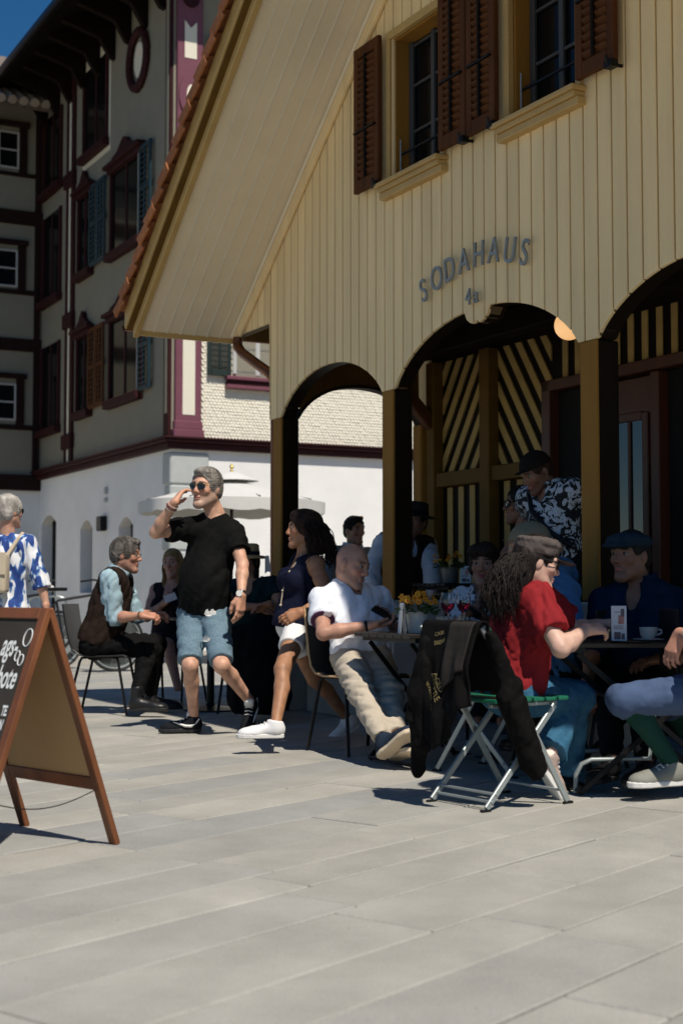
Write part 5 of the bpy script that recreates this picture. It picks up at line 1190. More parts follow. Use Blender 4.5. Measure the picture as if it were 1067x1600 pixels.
# --- grey-haired woman seen from behind
def back_woman():
    p = Person((-2.55, 10.75), 'short grey-haired woman in blue and white tunic seen from behind, beyond the chalkboard', skin=(.58, .30, .20), bulk=.98, sw=.16)
    Y = 10.8; p.torso(W(8, 958, Y), W(10, 838, Y), (.12, .98, 0)); p.head(W(15, 800, Y), (.62, .78, -.03), (0, 0, 1), 1.04)
    p.arm('R', (63, 905), (72, 945), (True, True), .285, .20); p.arm('L', (-40, 900), (-45, 950), (True, True), .285, .2)
    p.leg('R', (25, 1040), (25, 1100), (True, True)); p.leg('L', (-5, 1040), (-5, 1100), (True, True)); p.J['knR'] = p.J['hipR'] + np.array([0, 0, -.42]); p.J['knL'] = p.J['hipL'] + np.array([0, 0, -.42]); p.J['anR'] = p.J['knR'] + np.array([0, 0.02, -.40]); p.J['anL'] = p.J['knL'] + np.array([0, .02, -.40])
    p.body(.013); J = p.J; p.hand('R', (.2, 0, -1), (-1, .2, 0), (.25, .3, .3), .4, .95); p.hand('L', (0, 0, -1), (1, 0, 0), (.25, .3, .3), .4, .95); p.finish()
    # brush-marked print
    m = bpy.data.materials.new('blue_white_print'); m.use_nodes = True; N = m.node_tree.nodes; Lk = m.node_tree.links; b = N['Principled BSDF']; b.inputs['Roughness'].default_value = .8
    tc = N.new('ShaderNodeTexCoord'); mp = N.new('ShaderNodeMapping'); mp.inputs['Scale'].default_value = (1, 1, .5); nz = N.new('ShaderNodeTexNoise'); nz.inputs['Scale'].default_value = 17; nz.inputs['Detail'].default_value = 1.5; nz.inputs['Distortion'].default_value = .6
    rp = N.new('ShaderNodeValToRGB'); e = rp.color_ramp.elements; e[0].position = .44; e[0].color = (.012, .045, .22, 1); e[1].position = .54; e[1].color = (.72, .74, .78, 1); x = e.new(.49); x.color = (.04, .16, .42, 1)
    Lk.new(tc.outputs['Object'], mp.inputs[0]); Lk.new(mp.outputs[0], nz.inputs['Vector']); Lk.new(nz.outputs['Fac'], rp.inputs[0]); Lk.new(rp.outputs[0], b.inputs['Base Color'])
    p.shirt(m, .022, 1.35, .30, .066, 0, .008, 'tunic', .010, seed=3, slinfl=.026, drop=.03); p.trousers(cloth('navy_trousers', (.012, .014, .03)), .018, 1.95, .05, .006, h=.013)
    p.hair(hairmat('silver_hair', (.20, .18, .16), (.55, .52, .49)), [EL((0, -.03, .09), (.07, .09, .04), k=.03)], .014, .075, -.06, .003, 170, 9, tuft=(700, .07, .0023, .3, (0, -.5, -.6)))
    p.shades(M_LENS, M_BLKP, (.024, .018), rim=.0025)
    for sd in 'RL': p.shoe(J['an' + sd], (.1, 1, 0), M_WRUB, M_WRUB)
    L, Fw, U = p.A; c = J['pel'] + U * .30 - Fw * .20 + L * .035
    bg = empty('backpack', c, label='small beige leather backpack on the back of the grey-haired woman', cat='backpack'); ml = mat('beige_leather', (.52, .44, .33), .5, var=.06, bump=.15, bscale=50)
    A = (L, Fw, U); MB().box(c, (.25, .11, .30), A).build('bag', ml, bg, c, bev=.03, bseg=3, smooth=50.0)
    fl = MB(); fl.box(c - Fw * .062 + U * .07, (.255, .012, .17), A); fl.build('flap', ml, bg, c, bev=.005); MB().box(c - Fw * .07 - U * .01, (.05, .008, .03), A).build('buckle', M_GOLDW, bg, c, bev=.002)
    for sg in (-1, 1): MB().tube([c + L * sg * .09 + U * .12 + Fw * .05, J['neck'] - U * .02 + L * (sg * .12) - Fw * .075, J['neck'] - U * -.02 + L * (sg * .125) + Fw * .01], .016, 8).build('strap', ml, bg, c)
back_woman()
def stand(p, d=(0, 0)):
    for sd in 'LR': p.J['kn' + sd] = p.J['hip' + sd] + np.array([0, 0, -.42]); p.J['an' + sd] = np.array([p.J['kn' + sd][0], p.J['kn' + sd][1] + .02, .09])
def grey_man():
    p = Person((.15, 12.4), 'dark-haired man in grey shirt standing beyond the porch, glasses pushed up', skin=(.34, .165, .10), sw=.17); Y = 12.4
    p.torso(W(549, 948, Y), W(551, 857, Y), (.55, -.83, 0)); p.head(W(554, 830, Y), (.55, -.80, -.05), (0, 0, 1), 1.04, h=.0048, brow=(.02, .015, .012))
    p.arm('R', (513, 900), (520, 940), (True, True)); p.arm('L', (592, 900), (585, 940), (False, True)); stand(p); p.body(.014); p.hand('R', (0, -.2, -1), (1, 0, 0)); p.hand('L', (0, -.2, -1), (-1, 0, 0)); p.finish()
    g = cloth('grey_shirt', (.20, .22, .24)); sh = p.shirt(g, .016, 1.8, .08, .064, .03, .006, h=.012); collar(p, cloth('pale_collar', (.45, .52, .58)), parent=sh, hgt=.045)
    p.trousers(cloth('dark_trousers', (.015, .015, .017)), .018, 1.97, .06, .006, h=.014); p.hair(hairmat('near_black_hair', (.008, .007, .006), (.03, .025, .02)), [EL((0, .03, .11), (.06, .06, .022), k=.03)], .010, .075, -.04, .003, 160, 2, h=.005, tuft=(160, .05, .005, .2, (0, -1, .1)))
    p.shades(glass('amber_lens', (.75, .35, .12)), M_GOLDW, (.022, .015), .07, .118, 'glasses_on_head', temple=False)
    for sd in 'RL': p.shoe(p.J['an' + sd], (.5, -.8, 0), M_BLKP, M_BRUB, h=.007)
grey_man()
def waiter():
    p = Person((.45, 10.5), 'person in brown waistcoat, white sleeves and dark brimmed hat behind the middle post', skin=(.30, .14, .09), sw=.178, bulk=1.1); Y = 10.5
    p.torso(W(628, 940, Y), W(634, 842, Y), (.45, -.88, 0)); p.head(W(648, 815, Y), (-.35, -.93, -.15), (.1, 0, 1), 1.05, h=.0048)
    p.arm('R', (578, 895), (592, 945), (True, True), .285, .25); p.arm('L', (674, 890), (680, 938), (True, True), .285, .25); stand(p); p.body(.014); p.hand('R', (0, -.2, -1), (1, 0, 0)); p.hand('L', (0, -.2, -1), (-1, 0, 0)); p.finish()
    sh = p.shirt(cloth('white_shirt', (.60, .61, .64), var=.05), .014, 1.9, .06, .066, .02, .008, h=.012, slinfl=.024); p.shirt(cloth('dark_brown_waistcoat', (.030, .017, .012), var=.3), .036, 0, .05, .075, .10, .005, 'waistcoat', h=.012, open_arm=True)
    p.trousers(cloth('black_work_trousers', (.010, .010, .011)), .018, 1.97, .06, .006, h=.014); p.hair(MATS['black_hair'], [], .012, .07, -.05, .004, 150, 2, h=.005)
    brim_hat(p, cloth('dark_felt', (.022, .020, .018)), cloth('black_hat_band', (.008, .008, .008)), .15, .09, 'felt_hat', .012)
    for sd in 'RL': p.shoe(p.J['an' + sd], (.4, -.9, 0), M_BLKP, M_BRUB, h=.007)
waiter()
def blouse_woman():
    p = Person((.85, 8.5), 'short dark-haired woman in white patterned blouse seated behind the wine glasses', skin=(.34, .16, .10), bulk=.95, bust=.8, sw=.152); Y = 8.45
    p.torso(W(762, 1020, Y), W(758, 926, Y), (-.40, -.9, 0)); p.head(W(757, 884, Y - .02), (-.30, -.95, -.08), (0, 0, 1), 1.08, lips=(.30, .05, .05), brow=(.02, .012, .01))
    p.arm('R', (716, 980), (728, 962), (True, True), .255, .225); p.arm('L', (782, 985), (752, 962), (True, True), .255, .225); p.leg('L', (780, 1040), (785, 1130), (True, True)); p.leg('R', (745, 1040), (748, 1130), (True, True)); p.body(.013)
    p.hand('R', (.5, -.4, .5), (.2, .3, -.8), (.5, .6, .4), .6, .92); p.hand('L', (-.8, -.3, .15), (.0, .2, .9), (.4, .5, .4), .6, .92); p.finish()
    m = mat('white_print_blouse', (.62, .63, .66), .8, col2=(.12, .14, .19), vscale=34, detail=1.0, bump=.4, bscale=14); rp = [n for n in m.node_tree.nodes if n.type == 'VALTORGB'][0]; rp.color_ramp.elements[0].position = .55; rp.color_ramp.elements[1].position = .62
    sh = p.shirt(m, .016, .9, .05, .07, .10, .007, 'blouse', .009, seed=6, slinfl=.024); collar(p, m, parent=sh, gap=.6)
    p.trousers(cloth('dark_slacks', (.014, .013, .015)), .018, 1.95, .08, .006, h=.013)
    p.hair(hairmat('dark_bob_hair', (.007, .005, .004), (.032, .018, .013)), [EL((-.03, .055, .085), (.055, .045, .04), k=.03), EL((.03, .05, .09), (.05, .045, .04), k=.03), RC((.06, -.02, .03), (.066, .005, -.035), .03, .022, .03), RC((-.06, -.02, .03), (-.066, .005, -.035), .03, .022, .03)], .018, .055, -.07, .004, 170, 8, side=.02)
    for q in (-1, 1): MB().lathe([(0, -.008), (.007, 0), (0, .008)], p.hw_((q * .078, .0, -.04)), 8).build('earring', M_GOLDW, p.root, p.base)
    c = W(733, 953, 8.02); ph = empty('phone', c, label='dark phone held up by the woman in the white blouse', cat='phone'); A = frame((.5, -.3, -.6), (.5, .4, .6)); MB().box(c, (.07, .15, .010), A).build('case', M_BLKP, ph, c, bev=.004); MB().box(c + A[2] * .0058, (.063, .14, .001), A).build('screen', M_PANE, ph, c)
blouse_woman()
def bun_woman():
    p = Person((1.2, 9.3), 'dark-haired woman in sunglasses standing in profile by the striped wall', skin=(.27, .125, .075), bulk=.92, bust=.7, sw=.148); Y = 9.3
    p.torso(W(838, 950, Y), W(826, 832, Y), (-.95, .25, 0)); p.head(W(813, 790, Y), (-.98, -.12, -.03), (0, 0, 1), 1.05, h=.0045); p.arm('L', (842, 890), (820, 930), (True, True)); stand(p); p.body(.014); p.hand('L', (-.4, 0, -.9), (-.5, .8, 0), size=.92); p.finish()
    p.shirt(cloth('black_blouse', (.008, .008, .009)), .014, .6, .1, .075, .05, .006, 'blouse', h=.012); p.trousers(cloth('black_jeans', (.008, .008, .010)), .014, 1.97, .06, .005, h=.014)
    p.hair(MATS['black_hair'], [EL((0, -.10, .06), (.045, .045, .045), k=.03), RC((0, -.05, .03), (0, -.085, -.07), .06, .045, .03)], .014, .072, -.05, .004, 160, 3, side=.02); p.shades(M_LENS, M_BLKP, (.026, .020), rim=.0035)
    for sd in 'RL': p.shoe(p.J['an' + sd], (-.9, .2, 0), M_BLKP, M_BRUB, h=.007)
bun_woman()
def floral_man():
    p = Person((1.3, 8.75), 'bearded man in dark cap and black and white floral shirt standing in the porch', skin=(.28, .13, .08), bulk=1.03, sw=.17, belly=.3); Y = 8.75
    p.torso(W(872, 868, Y), W(858, 762, Y), (-.72, -.69, 0)); p.head(W(838, 738, Y - .03), (-.80, -.42, -.55), (-.45, -.25, .85), 1.06, beard=(.09, .035, .018), stub=.9, h=.0042)
    p.arm('L', (893, 826), (886, 876), (False, True)); p.arm('R', (826, 800), (800, 850), (False, False)); stand(p); p.body(.013); p.hand('L', (-.2, 0, -1), (-.6, .5, 0)); p.hand('R', (-.5, 0, -.8), (0, .5, -.5)); p.finish()
    m = mat('floral_print', (.50, .54, .60), .8, col2=(.010, .011, .014), vscale=19, detail=2.0, bump=.35, bscale=14); rp = [n for n in m.node_tree.nodes if n.type == 'VALTORGB'][0]; rp.color_ramp.elements[0].position = .47; rp.color_ramp.elements[1].position = .51
    nz = [n for n in m.node_tree.nodes if n.type == 'TEX_NOISE'][0]; nz.inputs['Distortion'].default_value = 1.4
    sh = p.shirt(m, .024, .62, .07, .064, .03, .008, 'floral_shirt', .009, seed=4, slinfl=.028); collar(p, m, parent=sh)
    p.trousers(cloth('dark_chinos', (.012, .012, .014)), .018, 1.97, .06, .006, h=.013); p.hair(hairmat('auburn_hair', (.02, .010, .006), (.06, .028, .016)), [], .010, .072, -.045, .003, 180, 3); ball_cap(p, cloth('dark_cap', (.016, .013, .011)))
    L, Fw, U = p.A; J = p.J; pts = [J['neck'] - U * .03 - L * .10 + Fw * .08, J['neck'] - U * .14 + Fw * .165 - L * .03, J['neck'] - U * .27 + Fw * .165 + L * .08, J['neck'] - U * .38 + Fw * .10 + L * .19]
    MB().tube(pts, .017, 8).build('bag_strap', M_BLKP, p.root, p.base, smooth=True)
    for sd in 'RL': p.shoe(J['an' + sd], (-.8, -.5, 0), M_BLKP, M_BRUB, h=.007)
floral_man()
def cap_man():
    p = Person((1.1, 7.35), 'seated person in blue shirt and olive cap turned away behind the red T-shirt', skin=(.34, .17, .11), bulk=1.12, belly=.3, sw=.175); Y = 7.35
    p.torso(W(880, 1040, Y), W(848, 886, Y), (-.80, .60, 0)); p.J['shL'] = W(880, 925, Y - .10)
    p.head(W(826, 856, Y - .03), (-.93, .30, -.12), (-.15, 0, 1), 1.08, h=.0045); p.arm('L', (893, 985), (900, 985), (True, False), .285, .25); p.arm('R', (840, 960), (810, 1000), (False, False)); p.leg('L', (845, 1060), (850, 1150), (False, True)); p.leg('R', (835, 1060), (840, 1150), (False, True)); p.body(.013); p.hand('R', (-.6, .2, -.5), (0, 0, -1)); p.finish()
    sh = p.shirt(cloth('mid_blue_shirt', (.060, .155, .30), var=.08), .020, 1.15, .05, .066, .02, .008, 'shirt', .009, seed=5, slinfl=.024); collar(p, MATS['mid_blue_shirt'], parent=sh)
    p.trousers(cloth('charcoal_trousers', (.012, .012, .013)), .018, 1.95, .08, .006, h=.013); p.hair(MATS['dark_grey_hair'], [], .010, .072, -.05, .003, 180, 3); ball_cap(p, cloth('olive_cap', (.17, .16, .115), var=.06))
    for sd in 'RL': p.shoe(p.J['an' + sd], (-.8, .5, 0), M_BLKP, M_BRUB, h=.007)
cap_man()
def red_woman():
    p = Person((.72, 6.25), 'long curly-haired woman in red T-shirt, jeans and dark cap sitting on the green folding chair', skin=(.62, .36, .26), bulk=1.02, bust=.8, sw=.155); Y = 6.36
    p.torso(W(797, 1072, Y), W(828, 916, Y - .02), (.80, .58, -.25)); p.J['shR'] = W(836, 940, Y - .13); p.J['shL'] = W(848, 936, Y + .16)
    p.head(W(838, 880, Y - .02), (.93, .12, -.30), (.25, .05, .95), 1.02, lips=(.40, .13, .11))
    p.arm('R', (876, 1014), (916, 984), (True, False), .26, .23); p.arm('L', (898, 985), (932, 976), (False, False), .26, .23)
    p.leg('R', (893, 1094), (858, 1182), (False, True), .42, .36); p.leg('L', (905, 1090), (885, 1215), (False, False), .42, .40); p.body(.010); J = p.J
    p.hand('R', (.85, .45, .05), (-.2, .5, -.8), (.4, .5, .4), .6, .95); p.hand('L', (.8, .1, .1), (0, -.3, -.9), (.4, .5, .4), .6, .95); p.finish()
    p.shirt(cloth('dark_red_tshirt', (.235, .018, .022), var=.10, bump=.3, bscale=12), .016, .66, .06, .066, 0, .010, 'tshirt', .0075, seed=17, slinfl=.022)
    dj = cloth('blue_denim', (.022, .085, .16), col2=(.055, .16, .26), vscale=20, bump=.35, bscale=30); tr = p.trousers(dj, .012, 1.92, .07, .005, 'jeans', .0075, flare=1.1, seed=23)
    st = cloth('seam_thread', (.35, .30, .22))
    k, a = J['knR'], J['anR']; d = nrm(a - k); c = k + (a - k) * .925; x = nrm(np.cross(d, (0, 0, 1))); y = np.cross(d, x); rad = .033 + .012 * (1 + 1.1 * 2.2) + .004
    fr = MB()
    for i in range(40): t_ = 2 * math.pi * i / 40; e = x * math.cos(t_) + y * math.sin(t_); fr.tube([c + e * (rad - .004), c + e * rad + d * rnd.uniform(.004, .016) + x * rnd.uniform(-.004, .004)], .0009, 4)
    fr.build('frayed_hem', dj, tr, p.base)
    dk = hairmat('black_curls', (.004, .003, .003), (.022, .015, .013))
    h = p.hair(dk, [RC((0, -.055, .01), (.0, -.095, -.10), .058, .055, .04), RC((0, -.095, -.10), (0, -.12, -.24), .055, .034, .04), RC((-.055, -.03, .0), (-.058, -.05, -.14), .028, .026, .03)], .012, .07, -.06, .005, 110, 6, side=-.0)
    p.strands(dk, scalp(-1.2, 1.2, -.08, .03), 800, .27, .1, .010, .0022, 12, 'curls', h, 4)
    army_cap(p, mat('grey_brown_cap', (.085, .068, .062), .9, var=.25, vscale=14, bump=.4, bscale=60)); p.shades(M_LENS, M_BLKP, (.025, .017), rim=.003, name='glasses')
    gl = mat('glitter_shoe', (.55, .42, .36), .3, metal=.3, var=.3, vscale=70, bump=.3, bscale=200)
    p.shoe(J['anR'], (.55, .1, -.85), gl, M_WRUB, (.80, .25, .50), .95, drop=.075, laces=M_WHT); p.shoe(J['anL'], (.8, .5, -.2), M_BLKP, M_WRUB, (.2, .1, .95), .95)
red_woman()
def flatcap_man():
    p = Person((1.5, 7.3), 'frowning man in navy shirt and flat cap seated at the right table', skin=(.30, .14, .085), bulk=1.12, belly=.3, sw=.19); Y = 7.3
    p.torso(W(1005, 1050, Y), W(1000, 912, Y), (-.55, -.83, 0)); p.J['shR'] = W(945, 944, Y - .02); p.J['shL'] = W(1062, 946, Y)
    p.head(W(984, 870, Y - .04), (-.74, -.66, -.03), (0, 0, 1), 1.12, beard=(.18, .09, .06), stub=.35, brow=(.03, .02, .014), wide=1.03); p.arm('R', (926, 1015), (918, 1066), (True, True), .29, .25); p.arm('L', (1085, 1020), (1030, 1030), (True, True), .29, .25)
    p.leg('R', (950, 1080), (955, 1190), (True, True)); p.leg('L', (1000, 1085), (1010, 1195), (True, True)); p.body(.012); p.hand('R', (.05, -.25, -1), (.5, .5, 0), (.3, .4, .3), .6, 1.05); p.hand('L', (-.9, -.3, -.1), (0, 0, -1), (.3, .4, .3), .6, 1.05); p.finish()
    nv = cloth('navy_shirt', (.007, .018, .045), var=.2); sh = p.shirt(nv, .018, 1.05, .05, .068, .09, .008, 'shirt', .010, seed=6, slinfl=.022); collar(p, nv, parent=sh, gap=.6)
    p.trousers(cloth('dark_work_trousers', (.010, .010, .012)), .018, 1.95, .08, .007, h=.013); p.hair(MATS['near_black_hair'], [], .010, .072, -.05, .003, 180, 3, h=.005); flat_cap(p, cloth('blue_tweed', (.018, .036, .055), var=.3, vscale=40))
    for sd in 'RL': p.shoe(p.J['an' + sd], (-.6, -.8, 0), M_BLKP, M_BRUB, h=.006)
flatcap_man()
def edge_person():
    p = Person((1.85, 6.4), 'person at right edge with rolled blue trousers, green socks and sneakers, hand hanging', skin=(.55, .27, .18), bulk=1.0, sw=.17); Y = 6.35
    p.torso(W(1128, 1068, Y), W(1148, 925, Y), (-.97, .1, 0)); p.J['shL'] = W(1140, 945, Y - .15); p.head(W(1146, 865, Y), (-.97, .05, -.05), (0, 0, 1), 1.05, h=.005)
    p.arm('L', (1112, 1010), (1064, 990), (True, False), .28, .25); p.leg('L', (972, 1094), (1052, 1196), (True, False), .45, .40); p.leg('R', (1040, 1100), (1120, 1200), (False, False), .45, .40); p.body(.011); J = p.J
    p.hand('L', (-.45, 0, -.9), (.55, .5, -.3), (.30, .40, .35), .5, 1.05, .8); p.finish()
    p.trousers(cloth('slate_blue_trousers', (.065, .098, .18), var=.10, bump=.3, bscale=12), .020, 1.16, .08, .006, seed=9, h=.0085); p.shirt(cloth('maroon_shirt', (.06, .012, .02)), .018, 1.3, .05, .07, 0, .006, h=.011); p.hair(MATS['near_black_hair'], [], .012, .072, -.04, .004, 160, 2, h=.006)
    lg = p.trousers(cloth('bottle_green_sock', (.014, .052, .040), bump=.3, bscale=120), .006, 1.97, .0, .001, 'sock', .008, hip=False); wd_ = mat('grey_suede', (.22, .22, .19), .8, var=.2)
    for sd, td in (('L', (-.9, -.35, -.0)), ('R', (-.9, .1, 0))): p.shoe(J['an' + sd], td, wd_, M_WRUB, size=1.05, laces=M_WHT)
edge_person()
# ================================================================== FURNITURE AND TABLE THINGS
M_BLKSH = mat('black_shell', (.012, .012, .013), .38, var=.15, bump=.03); M_PLY = mat('plywood_edge', (.50, .33, .17), .5, var=.15, vscale=30); M_LEG = mat('black_steel_leg', (.010, .010, .011), .4, metal=.5, var=.1)
def shell_chair(loc, f, label, ply=False, group=None):
    c = empty('chair', (loc[0], loc[1], 0), math.atan2(f[1], f[0]), label, 'chair', group)
    prof = [(-.265, .83), (-.245, .70), (-.215, .56), (-.19, .495), (-.14, .458), (-.05, .447), (.10, .450), (.19, .455), (.225, .440)]
    th = .013; lower = []
    for i, (x, z) in enumerate(prof):
        x0, z0 = prof[max(0, i - 1)]; x1, z1 = prof[min(len(prof) - 1, i + 1)]; d = nrm((x1 - x0, z1 - z0, 0)); lower.append((x - -d[1] * th * -1 * -1, z - d[0] * th))
    MB().prism(prof + lower[::-1], lambda u, w, d: np.array([u, d, w]), -.205, .205).build('shell', M_BLKSH, c, bev=.004, smooth=35.0)
    if ply:
        for s_ in (-1, 1): MB().tube([((a[0] + b[0]) / 2, s_ * .207, (a[1] + b[1]) / 2) for a, b in zip(prof, lower)], .0068, 6).build('plywood_edge', M_PLY, c)
    for s_ in (-1, 1):
        for x0, x1 in ((-.13, -.235), (.14, .225)): MB().tube([(x0 * .6, s_ * .15, .432), (x0, s_ * .165, .428), (x0 + (x1 - x0) * .12, s_ * .175, .40), (x1, s_ * .205, .008)], .0105, 10).build('leg', M_LEG, c, smooth=60.0)
    MB().box((-.005, 0, .428), (.26, .28, .012)).build('seat_plate', M_LEG, c)
    return c
shell_chair((-1.79, 10.8), (.98, -.1), 'black shell chair under the man in the brown waistcoat', group='black shell chairs')
shell_chair((.10, 8.22), (.51, -.86), 'black chair with pale plywood edge under the man in the polo', ply=True, group='black shell chairs')
shell_chair((-1.40, 11.8), (-.35, -.93), 'black shell chair under the blonde woman', group='black shell chairs')
shell_chair((-.67, 10.85), (-.25, -.96), 'black shell chair under the woman in the straw hat', group='black shell chairs')
shell_chair((.87, 8.55), (-.4, -.9), 'black shell chair under the woman in the white blouse', group='black shell chairs')
shell_chair((1.17, 7.4), (-.8, .6), 'black shell chair under the person in the blue shirt', group='black shell chairs')
shell_chair((1.55, 7.4), (-.55, -.83), 'black shell chair under the man in the flat cap', group='black shell chairs')
# --- green slatted folding chair
M_GRNS = mat('green_slat', (.010, .13, .072), .45, var=.12, bump=.05); M_GALV = mat('galvanised_steel', (.36, .40, .40), .45, metal=.55, var=.12, bump=.05)
FCH = nrm((.372, .267, 0)); FCS = np.array([-FCH[1], FCH[0], 0])
def folding_chair(loc, f, label):
    c = empty('folding_chair', (loc[0], loc[1], 0), math.atan2(f[1], f[0]), label, 'chair', 'green folding chairs'); w = .20
    for s_ in (-1, 1):
        y = s_ * w
        MB().bar((.235, y, .012), (-.250, y, .775), .028, .014, (0, 1, 0)).build('back_post', M_GALV, c, bev=.003); MB().bar((-.215, y - s_ * .022, .012), (.185, y - s_ * .022, .432), .028, .014, (0, 1, 0)).build('rear_leg', M_GALV, c, bev=.003)
        for x_, yy in ((.238, y), (-.218, y - s_ * .022)): MB().box((x_, yy, .006), (.05, .022, .010)).build('foot', M_BLKP, c, bev=.003)
        MB().bar((-.17, y - s_ * .045, .437), (.21, y - s_ * .045, .437), .024, .016, (0, 0, 1)).build('seat_rail', M_GALV, c, bev=.003)
        for k in range(4): MB().lathe([(.007, 0), (.005, .004), (0, .005)], (-.250 + .06 * .636 * (k + .6), y - .0085, .775 - .06 * (k + .6)), 8, axis=((1, 0, 0), (0, 0, 1), (0, -1, 0))).build('rivet', M_WRUB, c)
    for k in range(6): MB().box((-.165 + .073 * k, 0, .460), (.060, .44, .018)).build('seat_slat', M_GRNS, c, bev=.006, bseg=2)
    for k in range(4):
        z = .755 - .062 * k; x = -.250 + (.775 - z) * .636 + .020; MB().box((x, 0, z), (.016, .43, .048), (nrm((.863, 0, .505)), (0, 1, 0), nrm((-.505, 0, .863)))).build('back_slat', M_GRNS, c, bev=.006, bseg=2)
    for x, z in ((.205, .06), (-.19, .04), (-.165, .07)): MB().bar((x, -w + .01, z), (x, w - .01, z), .012, .012).build('stretcher', M_GALV, c, bev=.003)
    return c
FC = (.675, 6.27)
folding_chair(FC, FCH, 'green slatted folding chair with a black jacket over its back')
folding_chair((.80, 7.35), (-.75, .66), 'green slatted folding chair half hidden behind the black jacket')
# --- jacket hung over the chair back: one draped sheet of cloth with a sleeve on each side
def jacket():
    org = np.array([FC[0], FC[1], 0.0]); f = FCH; s = FCS
    def q(x, y, z): return org + f * x + s * y + ZX * z
    base = q(-.27, 0, 0); root = empty('jacket', base, label='black jacket with gold lettering hung over the green folding chair', cat='jacket')
    fb = cloth('black_jacket_cotton', (.0055, .005, .005), var=.3, bump=.5, bscale=14)
    def low(u): return float(np.interp(u, (-.22, -.16, -.10, -.05, .0, .05, .10, .145), (.45, .43, .35, .28, .25, .31, .35, .37)))
    def pt(u, v, off=0.0):
        """u across the chair back (right in the picture is minus), v 0..1 from the seat side over the top to the lower hem"""
        if v < .22: t_ = v / .22; x, z = -.175 - .06 * t_, .50 + .27 * t_
        elif v < .34: a_ = (v - .22) / .12 * math.pi; x, z = -.262 + .030 * math.cos(a_) , .772 + .024 * math.sin(a_)
        else: t_ = (v - .34) / .66; zl = low(u); z = .772 - (.772 - zl) * t_; x = -.292 - .055 * math.sin(t_ * 1.9) - .012 * t_
        t_ = max(0, (v - .30) / .70); w = .013 * t_ * math.sin(u * 44 + 1.3 * math.sin(v * 5)) + .008 * t_ * math.sin(u * 83 + v * 7) + .006 * math.sin(v * 21 + u * 15) * t_
        return q(x + w - off, u + .015 * t_ * math.sin(v * 6 + u * 9) + .05 * t_ * (u > 0) * u, z)
    U_, V_ = 44, 60; us = [-.225 + .37 * i / U_ for i in range(U_ + 1)]
    vs = [pt(u, j / V_) for j in range(V_ + 1) for u in us]; fs = [(j * (U_ + 1) + i, j * (U_ + 1) + i + 1, (j + 1) * (U_ + 1) + i + 1, (j + 1) * (U_ + 1) + i) for j in range(V_) for i in range(U_)]
    o = MB().add(vs, fs).build('cloth', fb, root, base, smooth=80.0); md = o.modifiers.new('thick', 'SOLIDIFY'); md.thickness = .007; md.offset = 0
    for nm, pr, sd_ in (('sleeve', [RC(q(-.30, .10, .70), q(-.335, .125, .48), .034, .038), RC(q(-.335, .125, .48), q(-.315, .15, .15), .038, .032, .04), RC(q(-.32, .08, .60), q(-.325, .10, .26), .03, .03, .05)], 3), ('sleeve', [RC(q(-.235, -.226, .74), q(-.10, -.232, .52), .022, .028), RC(q(-.10, -.232, .52), q(.05, -.23, .17), .030, .026, .04), RC(q(-.20, -.226, .70), q(-.15, -.232, .48), .022, .028, .04), RC(q(-.15, -.232, .48), q(-.03, -.23, .20), .030, .026, .05), RC(q(-.12, -.232, .44), q(.01, -.232, .15), .028, .026, .06)], 8)):
        sdf(nm, lambda P, pr=pr, sd_=sd_: (union(pr, P) + folds(P, .009, 48, sd_, axis=(0, 0, 1)) + folds(P, .004, 95, 5)).astype(f4), bounds(pr, .04), .008, fb, root, base)
    lin = cloth('grey_lining', (.028, .025, .023), var=.15)
    us2 = [-.20 + .15 * i / 14 for i in range(15)]; vs = [pt(u, .20 + .50 * j / 30, -.0 if j < 3 else .012) for j in range(31) for u in us2]
    l_ = MB().add(vs, [(j * 15 + i, j * 15 + i + 1, (j + 1) * 15 + i + 1, (j + 1) * 15 + i) for j in range(30) for i in range(14)]).build('lining', lin, root, base, smooth=80.0); md = l_.modifiers.new('thick', 'SOLIDIFY'); md.thickness = .005
    gold = mat('gold_print', (.33, .25, .10), .5, metal=.3, var=.3, vscale=60)
    def word(s_, size, u0, v0, rot):
        cu = bpy.data.curves.new('print', 'FONT'); cu.body = s_; cu.size = size; cu.align_x = 'LEFT'; cu.resolution_u = 3; ob = bpy.data.objects.new('print', cu); COL.objects.link(ob); dg = bpy.context.evaluated_depsgraph_get(); me = bpy.data.meshes.new_from_object(ob.evaluated_get(dg)); bpy.data.objects.remove(ob)
        me.materials.clear(); me.materials.append(gold); cr, sr = math.cos(rot), math.sin(rot)
        for vt in me.vertices:
            du, dz = vt.co.x * cr - vt.co.y * sr, vt.co.x * sr + vt.co.y * cr; u = u0 - du; v = v0 - dz / (.772 - low(u)) * .66
            vt.co = Vector([float(c) for c in pt(min(max(u, -.22), .145), min(max(v, .36), .99), .0062) - base])
        link('print', me, o)
    word('AGED', .038, .015, .60, -1.0); word('BOTTLE', .034, .045, .62, -1.0); word('DISTILLED 1880', .016, .068, .68, -.95); word('BREW', .026, .035, .45, .3); word('CASK', .024, .04, .40, .3)
jacket()
